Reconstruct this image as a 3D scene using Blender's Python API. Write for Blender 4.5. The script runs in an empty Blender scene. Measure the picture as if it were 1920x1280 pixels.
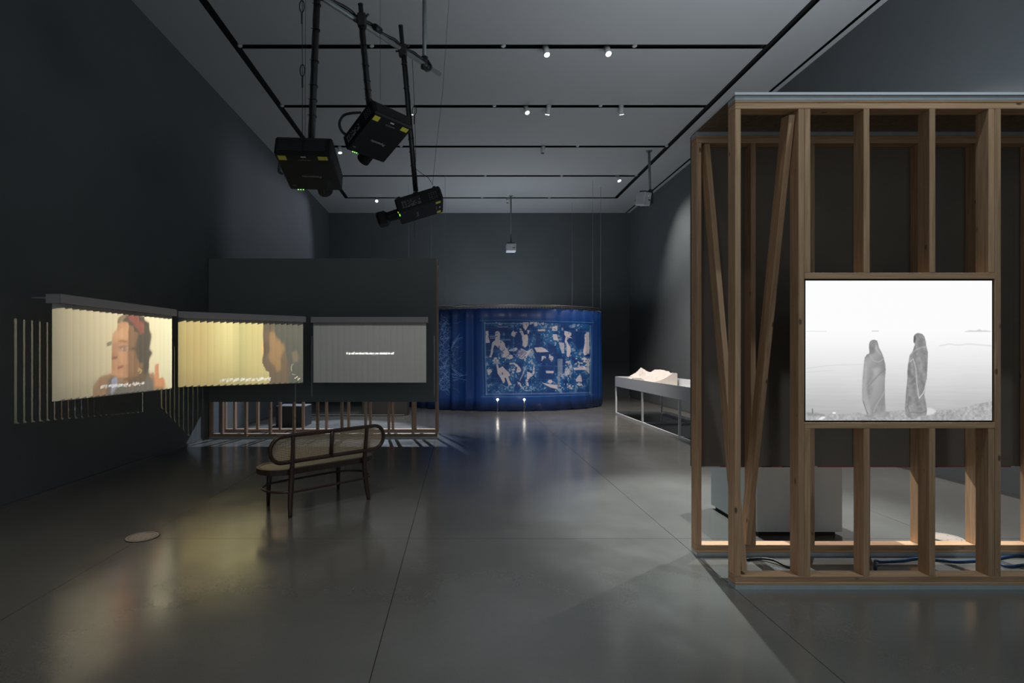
import bpy, bmesh, math, random
import numpy as np
from mathutils import Vector, Matrix, Euler

random.seed(7)
RNG = np.random.default_rng(7)
SC = bpy.context.scene
COL = SC.collection
PI = math.pi

# ------------------------------------------------------------------ camera
CX, CY, F, EYE = 861.0, 662.0, 1000.0, 1.5      # vanishing point, focal length in pixels, eye height
cam_d = bpy.data.cameras.new('camera')
cam = bpy.data.objects.new('camera', cam_d)
COL.objects.link(cam)
cam.location = (0, 0, EYE)
cam.rotation_euler = (PI / 2, 0, 0)
cam_d.sensor_width = 36
cam_d.lens = 36 * F / 1920
cam_d.shift_x = (960 - CX) / 1920
cam_d.shift_y = (CY - 640) / 1920
cam_d.clip_start = .05
SC.camera = cam

# ------------------------------------------------------------------ world, view
w = bpy.data.worlds.new('world')
SC.world = w
w.use_nodes = True
w.node_tree.nodes['Background'].inputs[0].default_value = (.55, .66, .72, 1)
w.node_tree.nodes['Background'].inputs[1].default_value = .55
SC.view_settings.view_transform = 'Standard'
SC.view_settings.look = 'None'
SC.view_settings.gamma = 1
SC.view_settings.exposure = 0
SC.view_settings.use_curve_mapping = False
try:
    SC.cycles.use_denoising = True
    SC.cycles.max_bounces = 8
    SC.cycles.sample_clamp_indirect = 4
    SC.cycles.caustics_reflective = False
    SC.cycles.caustics_refractive = False
except Exception:
    pass

XL, XR, YB, ZC = -4.41, 5.77, 18.07, 6.25       # left wall, right wall, back wall, ceiling


def area_light(name, loc, rot, sx, sy, power, color):
    d = bpy.data.lights.new(name, 'AREA')
    d.shape = 'RECTANGLE'
    d.size, d.size_y, d.energy, d.color = sx, sy, power, color
    o = bpy.data.objects.new(name, d)
    o.location, o.rotation_euler = loc, rot
    COL.objects.link(o)
    return o


UP = (PI, 0, 0)
# unseen fill lights added for the ceiling: inside curtain, behind stud wall and viewer
area_light('ceiling_fill_curtain', (1.3, 15.8, 2.3), UP, 3.0, 2.0, 72, (.83, .92, 1))
area_light('ceiling_fill_stud_wall', (3.8, 5.3, 2.4), UP, 3.0, 1.2, 95, (.85, .92, 1))
area_light('ceiling_fill_viewer', (.3, -1.2, 2.2), UP, 5.0, 1.5, 56, (.85, .95, .97))


# ------------------------------------------------------------------ basic helpers
def lin(c):
    return tuple(((v / 255) / 12.92 if v / 255 <= .04045 else ((v / 255 + .055) / 1.055) ** 2.4) for v in c)


def P(px, py, y):
    """point seen at pixel (px, py) at depth y"""
    return Vector(((px - CX) * y / F, y, EYE - (py - CY) * y / F))


def tag(o, label=None, cat=None, group=None, kind=None):
    if label: o['label'] = label
    if cat: o['category'] = cat
    if group: o['group'] = group
    if kind: o['kind'] = kind
    return o


def thing(name, loc=(0, 0, 0), rot=(0, 0, 0), label=None, cat=None, group=None):
    o = bpy.data.objects.new(name, None)
    o.empty_display_size = .1
    o.location = loc
    o.rotation_euler = rot
    COL.objects.link(o)
    return tag(o, label, cat, group)


def link(name, me, mat=None, parent=None, loc=(0, 0, 0), rot=(0, 0, 0)):
    o = bpy.data.objects.new(name, me)
    if mat is not None and not me.materials:
        me.materials.append(mat)
    o.location, o.rotation_euler = loc, rot
    if parent is not None:
        o.parent = parent
    COL.objects.link(o)
    return o


def bm_mesh(bm, name='mesh', smooth=False):
    bmesh.ops.recalc_face_normals(bm, faces=bm.faces)
    me = bpy.data.meshes.new(name)
    bm.to_mesh(me)
    bm.free()
    if smooth:
        for p in me.polygons: p.use_smooth = True
    return me


def bm_box(bm, x0, x1, y0, y1, z0, z1, bev=0):
    r = bmesh.ops.create_cube(bm, size=1)
    vs = r['verts']
    bmesh.ops.scale(bm, vec=(x1 - x0, y1 - y0, z1 - z0), verts=vs)
    bmesh.ops.translate(bm, vec=((x0 + x1) / 2, (y0 + y1) / 2, (z0 + z1) / 2), verts=vs)
    if bev:
        es = list({e for v in vs for e in v.link_edges})
        bmesh.ops.bevel(bm, geom=es, offset=bev, segments=1, affect='EDGES')


def box(name, x0, x1, y0, y1, z0, z1, mat, parent=None, bev=0, loc=(0, 0, 0), rot=(0, 0, 0)):
    bm = bmesh.new()
    bm_box(bm, x0, x1, y0, y1, z0, z1, bev)
    return link(name, bm_mesh(bm, name), mat, parent, loc, rot)


def bm_cyl(bm, p0, p1, r0, r1=None, seg=16, caps=True):
    p0, p1 = Vector(p0), Vector(p1)
    d = p1 - p0
    r = bmesh.ops.create_cone(bm, cap_ends=caps, segments=seg, radius1=r0, radius2=r0 if r1 is None else r1, depth=d.length)
    q = d.to_track_quat('Z', 'Y').to_matrix().to_4x4()
    bmesh.ops.transform(bm, matrix=Matrix.Translation((p0 + p1) / 2) @ q, verts=r['verts'])


def cyl(name, p0, p1, r0, mat, parent=None, r1=None, seg=16, smooth=True):
    bm = bmesh.new()
    bm_cyl(bm, p0, p1, r0, r1, seg)
    me = bm_mesh(bm, name)
    if smooth:
        for p in me.polygons: p.use_smooth = len(p.vertices) == 4
    return link(name, me, mat, parent)


def bm_tube(bm, pts, r, seg=10, closed=False):
    """a round bar along the points; r may be a number or a list"""
    pts = [Vector(p) for p in pts]
    n = len(pts)
    rs = r if isinstance(r, (list, tuple)) else [r] * n
    rings = []
    ref = None
    for i, p in enumerate(pts):
        if closed:
            t = (pts[(i + 1) % n] - pts[i - 1]).normalized()
        else:
            t = (pts[min(i + 1, n - 1)] - pts[max(i - 1, 0)]).normalized()
        if ref is None:
            ref = Vector((0, 0, 1)) if abs(t.z) < .9 else Vector((1, 0, 0))
        a = ref - t * ref.dot(t)
        if a.length < 1e-5: a = t.orthogonal()
        a.normalize()
        ref = a
        b = t.cross(a)
        rings.append([bm.verts.new(p + (a * math.cos(k * 2 * PI / seg) + b * math.sin(k * 2 * PI / seg)) * rs[i]) for k in range(seg)])
    m = n if closed else n - 1
    for i in range(m):
        A, B = rings[i], rings[(i + 1) % n]
        for k in range(seg):
            bm.faces.new((A[k], A[(k + 1) % seg], B[(k + 1) % seg], B[k]))
    if not closed:
        bm.faces.new(rings[0]); bm.faces.new(rings[-1])


def tube(name, pts, r, mat, parent=None, seg=10, closed=False):
    bm = bmesh.new()
    bm_tube(bm, pts, r, seg, closed)
    return link(name, bm_mesh(bm, name, True), mat, parent)


def smoothpath(pts, n=8):
    """Catmull-Rom through the points"""
    pts = [Vector(p) for p in pts]
    q = [pts[0] * 2 - pts[1]] + pts + [pts[-1] * 2 - pts[-2]]
    out = []
    for i in range(1, len(q) - 2):
        for k in range(n):
            t = k / n
            a, b, c, d = q[i - 1], q[i], q[i + 1], q[i + 2]
            out.append(.5 * ((2 * b) + (c - a) * t + (2 * a - 5 * b + 4 * c - d) * t * t + (3 * b - a - 3 * c + d) * t ** 3))
    out.append(pts[-1])
    return out


# ------------------------------------------------------------------ materials
def mat(name, color, rough=.6, metal=0, spec=.5, var=0, var_scale=4, bump=0, bump_scale=40, coat=0, ior=1.5, emit=None, emit_s=0):
    m = bpy.data.materials.new(name)
    m.use_nodes = True
    nt = m.node_tree
    b = nt.nodes['Principled BSDF']
    b.inputs['Base Color'].default_value = (*color, 1)
    b.inputs['Roughness'].default_value = rough
    b.inputs['Metallic'].default_value = metal
    b.inputs['Specular IOR Level'].default_value = spec
    b.inputs['IOR'].default_value = ior
    b.inputs['Coat Weight'].default_value = coat
    tc = nt.nodes.new('ShaderNodeTexCoord')
    if var:
        n = nt.nodes.new('ShaderNodeTexNoise')
        n.inputs['Scale'].default_value = var_scale
        n.inputs['Detail'].default_value = 6
        nt.links.new(tc.outputs['Object'], n.inputs['Vector'])
        r = nt.nodes.new('ShaderNodeValToRGB')
        r.color_ramp.elements[0].position = .3
        r.color_ramp.elements[1].position = .7
        r.color_ramp.elements[0].color = (*[c * (1 - var) for c in color], 1)
        r.color_ramp.elements[1].color = (*[min(1, c * (1 + var)) for c in color], 1)
        nt.links.new(n.outputs['Fac'], r.inputs['Fac'])
        nt.links.new(r.outputs['Color'], b.inputs['Base Color'])
    if bump:
        n2 = nt.nodes.new('ShaderNodeTexNoise')
        n2.inputs['Scale'].default_value = bump_scale
        n2.inputs['Detail'].default_value = 4
        nt.links.new(tc.outputs['Object'], n2.inputs['Vector'])
        bp = nt.nodes.new('ShaderNodeBump')
        bp.inputs['Strength'].default_value = bump
        bp.inputs['Distance'].default_value = .01
        nt.links.new(n2.outputs['Fac'], bp.inputs['Height'])
        nt.links.new(bp.outputs['Normal'], b.inputs['Normal'])
    if emit is not None:
        b.inputs['Emission Color'].default_value = (*emit, 1)
        b.inputs['Emission Strength'].default_value = emit_s
    return m


def wood_mat(name, light, dark, scale=1.0, rough=.6, knots=True):
    """sawn softwood: grain runs along the object's own z"""
    m = bpy.data.materials.new(name)
    m.use_nodes = True
    nt = m.node_tree
    N, L = nt.nodes, nt.links
    b = N['Principled BSDF']
    b.inputs['Roughness'].default_value = rough
    tc = N.new('ShaderNodeTexCoord')
    oi = N.new('ShaderNodeObjectInfo')
    mul = N.new('ShaderNodeMath'); mul.operation = 'MULTIPLY'; mul.inputs[1].default_value = 37
    L.new(oi.outputs['Random'], mul.inputs[0])
    cmb = N.new('ShaderNodeCombineXYZ')
    for i in range(3): L.new(mul.outputs[0], cmb.inputs[i])
    add = N.new('ShaderNodeVectorMath'); add.operation = 'ADD'
    L.new(tc.outputs['Object'], add.inputs[0]); L.new(cmb.outputs[0], add.inputs[1])
    mp = N.new('ShaderNodeMapping'); mp.inputs['Scale'].default_value = (38 * scale, 38 * scale, 1.6 * scale)
    L.new(add.outputs[0], mp.inputs['Vector'])
    n = N.new('ShaderNodeTexNoise'); n.inputs['Scale'].default_value = 1.6; n.inputs['Detail'].default_value = 5; n.inputs['Distortion'].default_value = .8
    L.new(mp.outputs[0], n.inputs['Vector'])
    r = N.new('ShaderNodeValToRGB')
    r.color_ramp.elements[0].position = .32; r.color_ramp.elements[0].color = (*dark, 1)
    r.color_ramp.elements[1].position = .66; r.color_ramp.elements[1].color = (*light, 1)
    L.new(n.outputs['Fac'], r.inputs['Fac'])
    # broad tone from board to board
    ton = N.new('ShaderNodeMapRange'); ton.inputs['To Min'].default_value = .8; ton.inputs['To Max'].default_value = 1.15
    L.new(oi.outputs['Random'], ton.inputs['Value'])
    tm = N.new('ShaderNodeVectorMath'); tm.operation = 'SCALE'
    L.new(r.outputs['Color'], tm.inputs[0]); L.new(ton.outputs[0], tm.inputs['Scale'])
    out = tm.outputs[0]
    if knots:
        mp2 = N.new('ShaderNodeMapping'); mp2.inputs['Scale'].default_value = (9, 9, 4.2)
        L.new(add.outputs[0], mp2.inputs['Vector'])
        v = N.new('ShaderNodeTexVoronoi'); v.inputs['Scale'].default_value = 1
        L.new(mp2.outputs[0], v.inputs['Vector'])
        kr = N.new('ShaderNodeValToRGB')
        kr.color_ramp.elements[0].position = .055; kr.color_ramp.elements[0].color = (1, 1, 1, 1)
        kr.color_ramp.elements[1].position = .11; kr.color_ramp.elements[1].color = (0, 0, 0, 1)
        L.new(v.outputs['Distance'], kr.inputs['Fac'])
        mx = N.new('ShaderNodeMix'); mx.data_type = 'RGBA'
        mx.inputs['B'].default_value = (*[c * .35 for c in dark], 1)
        L.new(kr.outputs['Color'], mx.inputs['Factor']); L.new(out, mx.inputs['A'])
        out = mx.outputs['Result']
    L.new(out, b.inputs['Base Color'])
    bp = N.new('ShaderNodeBump'); bp.inputs['Strength'].default_value = .15; bp.inputs['Distance'].default_value = .003
    L.new(n.outputs['Fac'], bp.inputs['Height']); L.new(bp.outputs['Normal'], b.inputs['Normal'])
    return m


def image(name, arr):
    """a picture drawn in this script (numpy, display values, row 0 at the bottom)"""
    h, wd = arr.shape[:2]
    im = bpy.data.images.new(name, wd, h)
    a = np.ones((h, wd, 4), np.float32)
    a[..., :3] = np.clip(arr, 0, 1)
    im.pixels.foreach_set(a.ravel())
    im.update()
    im.pack()
    return im


def picture_mat(name, im, emission=0, rough=.6, base=True, ext='EXTEND'):
    m = bpy.data.materials.new(name)
    m.use_nodes = True
    nt = m.node_tree
    b = nt.nodes['Principled BSDF']
    t = nt.nodes.new('ShaderNodeTexImage')
    t.image = im
    t.extension = ext
    uv = nt.nodes.new('ShaderNodeUVMap')
    nt.links.new(uv.outputs[0], t.inputs[0])
    b.inputs['Roughness'].default_value = rough
    if base:
        nt.links.new(t.outputs['Color'], b.inputs['Base Color'])
    else:
        b.inputs['Base Color'].default_value = (.01, .01, .01, 1)
    if emission:
        nt.links.new(t.outputs['Color'], b.inputs['Emission Color'])
        b.inputs['Emission Strength'].default_value = emission
    return m


M = {}
M['wall'] = mat('wall_paint', (.092, .104, .111), .75, var=.06, var_scale=1.2, bump=.05, bump_scale=120)
M['ceiling'] = mat('ceiling_paint', (.40, .415, .43), .8, var=.02, var_scale=.6)
M['channel'] = mat('channel_black', (.006, .007, .008), .7)
M['partition'] = mat('partition_paint', (.145, .160, .157), .8, var=.05, var_scale=2)
M['board_back'] = mat('board_paper', (.165, .128, .102), .85, var=.10, var_scale=2.5)
M['wood'] = wood_mat('sawn_softwood', (.62, .385, .225), (.43, .25, .135))
M['plywood'] = wood_mat('plywood', (.30, .21, .145), (.19, .13, .09), scale=.5, knots=False)
M['redwood'] = wood_mat('reddish_softwood', (.46, .30, .20), (.30, .18, .115))
M['track_metal'] = mat('galvanised_track', (.50, .54, .57), .45, metal=.3, var=.08, var_scale=12)
M['white_trim'] = mat('white_trim', (.78, .79, .82), .5)
M['plinth'] = mat('plinth_paint', (.45, .51, .54), .6, var=.03)
M['black'] = mat('black_plastic', (.0045, .0055, .0065), .5, spec=.22, bump=.05, bump_scale=300)
M['black2'] = mat('black_grille', (.004, .004, .005), .6)
M['pole'] = mat('pole_black', (.012, .013, .015), .5)
M['pipe'] = mat('pipe_grey', (.20, .225, .225), .5, metal=.4, var=.1, var_scale=8)
M['cable'] = mat('cable_black', (.006, .006, .006), .5)
M['wire'] = mat('steel_wire', (.30, .30, .30), .5)
M['yellow'] = mat('yellow_sticker', (.62, .58, .06), .5)
M['whitelabel'] = mat('white_label', (.55, .55, .55), .5)
M['dimlabel'] = mat('grey_lettering', (.28, .29, .30), .5)
M['green_led'] = mat('green_led', (.02, .2, .02), .5, emit=(.25, 1, .12), emit_s=1.3)
M['yellow_led'] = mat('yellow_led', (.2, .2, .02), .5, emit=(.65, 1, .05), emit_s=.7)
M['lens'] = mat('lens_glass', (.004, .005, .01), .08, coat=1)
M['lamp_white'] = mat('lamp_white', (.55, .56, .56), .45)
M['steel'] = mat('brushed_steel', (.35, .34, .32), .3, metal=.9)
M['slat'] = mat('slat_fabric', (.56, .55, .52), .85, bump=.08, bump_scale=250)
M['headrail'] = mat('headrail', (.52, .47, .475), .55)
M['bent'] = wood_mat('dark_bentwood', (.042, .020, .014), (.020, .010, .008), rough=.38, knots=False)
M['table'] = mat('table_white', (.56, .60, .64), .45)
M['tray'] = mat('tray_inside', (.62, .63, .60), .6)
M['plaster'] = mat('plaster', (.56, .52, .49), .8, bump=.1, bump_scale=60)
M['bezel'] = mat('screen_bezel', (.012, .016, .018), .4)
M['brass'] = mat('floor_cover', (.40, .34, .30), .45, metal=.1, var=.06, var_scale=30)
M['dark_ring'] = mat('cover_gap', (.02, .02, .018), .7)
M['bluecable'] = mat('blue_cable', (.010, .05, .13), .45)
M['white_housing'] = mat('white_housing', (.50, .52, .55), .5)
M['red_tape'] = mat('red_tape', (.35, .05, .06), .6)
M['white_tape'] = mat('white_tape', (.5, .48, .46), .6)
M['black_tape'] = mat('black_tape', (.02, .015, .015), .6)
M['dark_box'] = mat('dark_box', (.02, .02, .022), .6)


def floor_material():
    m = bpy.data.materials.new('polished_concrete')
    m.use_nodes = True
    nt = m.node_tree
    N, L = nt.nodes, nt.links
    b = N['Principled BSDF']
    geo = N.new('ShaderNodeNewGeometry')
    n = N.new('ShaderNodeTexNoise'); n.inputs['Scale'].default_value = .9; n.inputs['Detail'].default_value = 8; n.inputs['Roughness'].default_value = .62
    L.new(geo.outputs['Position'], n.inputs['Vector'])
    r = N.new('ShaderNodeValToRGB')
    r.color_ramp.elements[0].position = .3; r.color_ramp.elements[0].color = (.104, .104, .099, 1)
    r.color_ramp.elements[1].position = .72; r.color_ramp.elements[1].color = (.140, .139, .132, 1)
    L.new(n.outputs['Fac'], r.inputs['Fac'])
    n2 = N.new('ShaderNodeTexNoise'); n2.inputs['Scale'].default_value = 70; n2.inputs['Detail'].default_value = 3
    L.new(geo.outputs['Position'], n2.inputs['Vector'])
    mx = N.new('ShaderNodeMix'); mx.data_type = 'RGBA'; mx.blend_type = 'OVERLAY'; mx.inputs['Factor'].default_value = .12
    L.new(r.outputs['Color'], mx.inputs['A']); L.new(n2.outputs['Color'], mx.inputs['B'])
    L.new(mx.outputs['Result'], b.inputs['Base Color'])
    n3 = N.new('ShaderNodeTexNoise'); n3.inputs['Scale'].default_value = 2.3; n3.inputs['Detail'].default_value = 7
    L.new(geo.outputs['Position'], n3.inputs['Vector'])
    mr = N.new('ShaderNodeMapRange'); mr.inputs['From Min'].default_value = .3; mr.inputs['From Max'].default_value = .7
    mr.inputs['To Min'].default_value = .15; mr.inputs['To Max'].default_value = .23
    L.new(n3.outputs['Fac'], mr.inputs['Value']); L.new(mr.outputs[0], b.inputs['Roughness'])
    b.inputs['IOR'].default_value = 2.6
    bp = N.new('ShaderNodeBump'); bp.inputs['Strength'].default_value = .03; bp.inputs['Distance'].default_value = .01
    n4 = N.new('ShaderNodeTexNoise'); n4.inputs['Scale'].default_value = 9; n4.inputs['Detail'].default_value = 3
    L.new(geo.outputs['Position'], n4.inputs['Vector'])
    L.new(n4.outputs['Fac'], bp.inputs['Height']); L.new(bp.outputs['Normal'], b.inputs['Normal'])
    return m


M['floor'] = floor_material()


def cane_material(col=(.56, .43, .29, 1)):
    """woven cane: rows of small holes"""
    m = bpy.data.materials.new('woven_cane')
    m.use_nodes = True
    nt = m.node_tree
    N, L = nt.nodes, nt.links
    b = N['Principled BSDF']
    b.inputs['Base Color'].default_value = col
    b.inputs['Roughness'].default_value = .6
    uv = N.new('ShaderNodeUVMap')
    sep = N.new('ShaderNodeSeparateXYZ'); L.new(uv.outputs[0], sep.inputs[0])
    ds = []
    for i in (0, 1):
        mu = N.new('ShaderNodeMath'); mu.operation = 'MULTIPLY'; mu.inputs[1].default_value = 1 / .0155
        L.new(sep.outputs[i], mu.inputs[0])
        fr = N.new('ShaderNodeMath'); fr.operation = 'FRACT'; L.new(mu.outputs[0], fr.inputs[0])
        su = N.new('ShaderNodeMath'); su.operation = 'SUBTRACT'; su.inputs[1].default_value = .5; L.new(fr.outputs[0], su.inputs[0])
        sq = N.new('ShaderNodeMath'); sq.operation = 'MULTIPLY'; L.new(su.outputs[0], sq.inputs[0]); L.new(su.outputs[0], sq.inputs[1])
        ds.append(sq)
    ad = N.new('ShaderNodeMath'); ad.operation = 'ADD'; L.new(ds[0].outputs[0], ad.inputs[0]); L.new(ds[1].outputs[0], ad.inputs[1])
    lt = N.new('ShaderNodeMath'); lt.operation = 'LESS_THAN'; lt.inputs[1].default_value = .075
    L.new(ad.outputs[0], lt.inputs[0])
    tr = N.new('ShaderNodeBsdfTransparent')
    mx = N.new('ShaderNodeMixShader')
    L.new(lt.outputs[0], mx.inputs[0]); L.new(b.outputs[0], mx.inputs[1]); L.new(tr.outputs[0], mx.inputs[2])
    L.new(mx.outputs[0], N['Material Output'].inputs['Surface'])
    return m


M['cane'] = cane_material()
M['seat_cane'] = cane_material((.42, .37, .25, 1))


# ------------------------------------------------------------------ drawing with numpy
class Canvas:
    """a picture in any rectangular coordinate system; y grows downward"""
    def __init__(s, x0, y0, x1, y1, wd, h, bg):
        s.x0, s.y0, s.x1, s.y1, s.w, s.h = x0, y0, x1, y1, wd, h
        s.a = np.zeros((h, wd, 3), np.float32) + np.array(bg, np.float32) / 255
        s.X, s.Y = np.meshgrid(x0 + (np.arange(wd) + .5) / wd * (x1 - x0), y0 + (np.arange(h) + .5) / h * (y1 - y0))

    def mask(s, pts):
        pts = np.asarray(pts, float)
        X, Y = s.X, s.Y
        inside = np.zeros(X.shape, bool)
        n = len(pts)
        for i in range(n):
            (ax, ay), (bx, by) = pts[i], pts[(i + 1) % n]
            if ay == by: continue
            c = (ay > Y) != (by > Y)
            inside ^= c & (X < (bx - ax) * (Y - ay) / (by - ay) + ax)
        return inside.astype(np.float32)

    def put(s, m, col, alpha=1):
        m = (m * alpha)[..., None]
        s.a = s.a * (1 - m) + np.array(col, np.float32) / 255 * m

    def poly(s, pts, col, soft=0, alpha=1):
        m = s.mask(pts)
        if soft: m = blur(m, soft)
        s.put(m, col, alpha)
        return m

    def blob(s, cx, cy, rx, ry, col, soft=.3, alpha=1):
        d = np.sqrt(((s.X - cx) / rx) ** 2 + ((s.Y - cy) / ry) ** 2)
        m = np.clip((1 + soft / 2 - d) / max(soft, 1e-3), 0, 1)
        s.put(m, col, alpha)

    def line(s, pts, wdt, col, alpha=1):
        m = np.zeros(s.X.shape, np.float32)
        for (ax, ay), (bx, by) in zip(pts[:-1], pts[1:]):
            i0 = max(0, int((min(ax, bx) - 3 * wdt - s.x0) / (s.x1 - s.x0) * s.w)); i1 = min(s.w, int((max(ax, bx) + 3 * wdt - s.x0) / (s.x1 - s.x0) * s.w) + 2)
            ja, jb = sorted(((min(ay, by) - 3 * wdt - s.y0) / (s.y1 - s.y0) * s.h, (max(ay, by) + 3 * wdt - s.y0) / (s.y1 - s.y0) * s.h))
            j0 = max(0, int(ja)); j1 = min(s.h, int(jb) + 2)
            if i1 <= i0 or j1 <= j0: continue
            X, Y = s.X[j0:j1, i0:i1], s.Y[j0:j1, i0:i1]
            dx, dy = bx - ax, by - ay
            t = np.clip(((X - ax) * dx + (Y - ay) * dy) / (dx * dx + dy * dy + 1e-9), 0, 1)
            d = np.hypot(X - ax - t * dx, Y - ay - t * dy)
            m[j0:j1, i0:i1] = np.maximum(m[j0:j1, i0:i1], np.clip(1.5 - d / wdt, 0, 1))
        s.put(m, col, alpha)


def blur(a, r):
    r = max(1, int(r))
    k = np.exp(-.5 * (np.arange(-2 * r, 2 * r + 1) / r) ** 2)
    k /= k.sum()
    p = 2 * r
    for ax in (0, 1):
        pad = [(0, 0)] * a.ndim
        pad[ax] = (p, p)
        q = np.pad(a, pad, mode='edge')
        out = 0
        for i, kk in enumerate(k):
            sl = [slice(None)] * a.ndim
            sl[ax] = slice(i, i + a.shape[ax])
            out = out + kk * q[tuple(sl)]
        a = out
    return a.astype(np.float32)


def noise2(h, wd, cells, octaves=4, seed=1):
    g = np.random.default_rng(seed)
    out = np.zeros((h, wd), np.float32)
    amp, tot = 1, 0
    for o in range(octaves):
        c = cells * 2 ** o
        gh = max(2, int(c * h / wd) + 2)
        grid = g.random((gh + 1, c + 2))
        ys = np.linspace(0, gh - 1.001, h); xs = np.linspace(0, c - .001, wd)
        yi, xi = ys.astype(int), xs.astype(int)
        fy, fx = ys - yi, xs - xi
        fy = (fy * fy * (3 - 2 * fy))[:, None]; fx = (fx * fx * (3 - 2 * fx))[None]
        a = grid[yi][:, xi]; b = grid[yi][:, xi + 1]; c2 = grid[yi + 1][:, xi]; d = grid[yi + 1][:, xi + 1]
        out += amp * (a * (1 - fx) * (1 - fy) + b * fx * (1 - fy) + c2 * (1 - fx) * fy + d * fx * fy)
        tot += amp
        amp *= .55
    return out / tot


def text_tris(body, shear=0, bold=0):
    """triangles of a line of lettering in units of its own height, left-bottom at the origin"""
    c = bpy.data.curves.new('lettering', 'FONT')
    c.body = body
    c.size = 1
    c.shear = shear
    c.offset = bold
    o = bpy.data.objects.new('lettering', c)
    COL.objects.link(o)
    dg = bpy.context.evaluated_depsgraph_get()
    me = bpy.data.meshes.new_from_object(o.evaluated_get(dg))
    me.calc_loop_triangles()
    co = np.array([v.co[:2] for v in me.vertices])
    tr = np.array([t.vertices[:] for t in me.loop_triangles])
    bpy.data.objects.remove(o)
    bpy.data.curves.remove(c)
    return co, tr, me


def draw_text(cv, body, x0, x1, yb, height, col, shear=.35, bold=.01):
    """lettering from x0 to x1 on the base line yb"""
    co, tr, me = text_tris(body, shear, bold)
    bpy.data.meshes.remove(me)
    sx = (x1 - x0) / co[:, 0].max()
    pts = np.c_[x0 + co[:, 0] * sx, yb - co[:, 1] * height]
    m = np.zeros(cv.X.shape, np.float32)
    for t in tr:
        a, b, c = pts[t]
        lo, hi = np.minimum(np.minimum(a, b), c), np.maximum(np.maximum(a, b), c)
        i0 = int((lo[0] - cv.x0) / (cv.x1 - cv.x0) * cv.w) - 1; i1 = int((hi[0] - cv.x0) / (cv.x1 - cv.x0) * cv.w) + 2
        ja, jb = sorted(((lo[1] - cv.y0) / (cv.y1 - cv.y0) * cv.h, (hi[1] - cv.y0) / (cv.y1 - cv.y0) * cv.h))
        j0, j1 = int(ja) - 1, int(jb) + 2
        i0, j0 = max(i0, 0), max(j0, 0)
        X, Y = cv.X[j0:j1, i0:i1], cv.Y[j0:j1, i0:i1]
        if X.size == 0: continue
        def e(p, q): return (q[0] - p[0]) * (Y - p[1]) - (q[1] - p[1]) * (X - p[0])
        e1, e2, e3 = e(a, b), e(b, c), e(c, a)
        ins = ((e1 >= 0) & (e2 >= 0) & (e3 >= 0)) | ((e1 <= 0) & (e2 <= 0) & (e3 <= 0))
        m[j0:j1, i0:i1] = np.maximum(m[j0:j1, i0:i1], ins)
    cv.put(m, col)


# ================================================================== THE ROOM
# ---- floor: concrete slabs between sawn joints
base_floor = box('floor', XL - .2, XR + .2, -3.2, YB + .2, -.30, -.012, M['dark_ring'])
tag(base_floor, kind='structure')
jx = [XL, -2.575, -.41, 1.755, 3.92, XR]
jy = [-3.2, 0.0, 4.32, 8.64, 12.96, YB]
for i in range(5):
    for j in range(5):
        box('slab', jx[i] + .002, jx[i + 1] - .002, jy[j] + .002, jy[j + 1] - .002, -.012, 0, M['floor'], base_floor)

# ---- walls
for nm, a in (('wall_left', (XL - .2, XL, -3.2, YB + .2, .035, ZC + .3)), ('wall_right', (XR, XR + .2, -3.2, YB + .2, .035, ZC + .3)),
              ('wall_back', (XL, XR, YB, YB + .2, .035, ZC + .3))):
    tag(box(nm, *a, M['wall']), kind='structure')
for nm, a in (('baseboard_left', (XL - .03, XL + .006, -3.2, YB, 0, .033)), ('baseboard_right', (XR - .006, XR + .03, -3.2, YB, 0, .033)),
              ('baseboard_back', (XL + .01, XR - .01, YB - .006, YB + .03, 0, .033))):
    tag(box(nm, *a, mat(nm + '_metal', (.16, .16, .155), .35, metal=.5)), kind='structure')

# ---- ceiling: plaster fields between black lighting channels
ceil = box('ceiling', XL - .2, XR + .2, -3.2, YB + .2, ZC + .07, ZC + .2, M['channel'])
tag(ceil, kind='structure')
RL, RR = -3.45, 4.80
cross = [0.27, 2.27, 4.27, 6.27, 8.27, 10.27, 12.27, 14.3, 16.32]
HW = .06


def cfield(x0, x1, y0, y1, nm='ceiling_panel'):
    return box(nm, x0, x1, y0, y1, ZC, ZC + .005, M['ceiling'], ceil)


cfield(XL, RL - HW, -3.2, cross[-1] + HW)
cfield(RR + HW, 5.62, -3.2, cross[-1] + HW)
cfield(XL, 5.62, cross[-1] + HW, YB)
cfield(5.68, XR, -3.2, YB, 'ceiling_strip')
yy = [-3.2] + cross
for i in range(len(cross)):
    y0 = yy[i] + (HW if i else 0)
    y1 = cross[i] - HW
    cfield(RL + HW, RR - HW, y0, y1)
for y in cross[3:]:
    box('track_channel', RL, RR, y - .02, y + .02, ZC + .04, ZC + .069, M['black2'], ceil)
for x in (RL, RR):
    box('track_channel', x - .02, x + .02, -3, 16.3, ZC + .04, ZC + .069, M['black2'], ceil)

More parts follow.
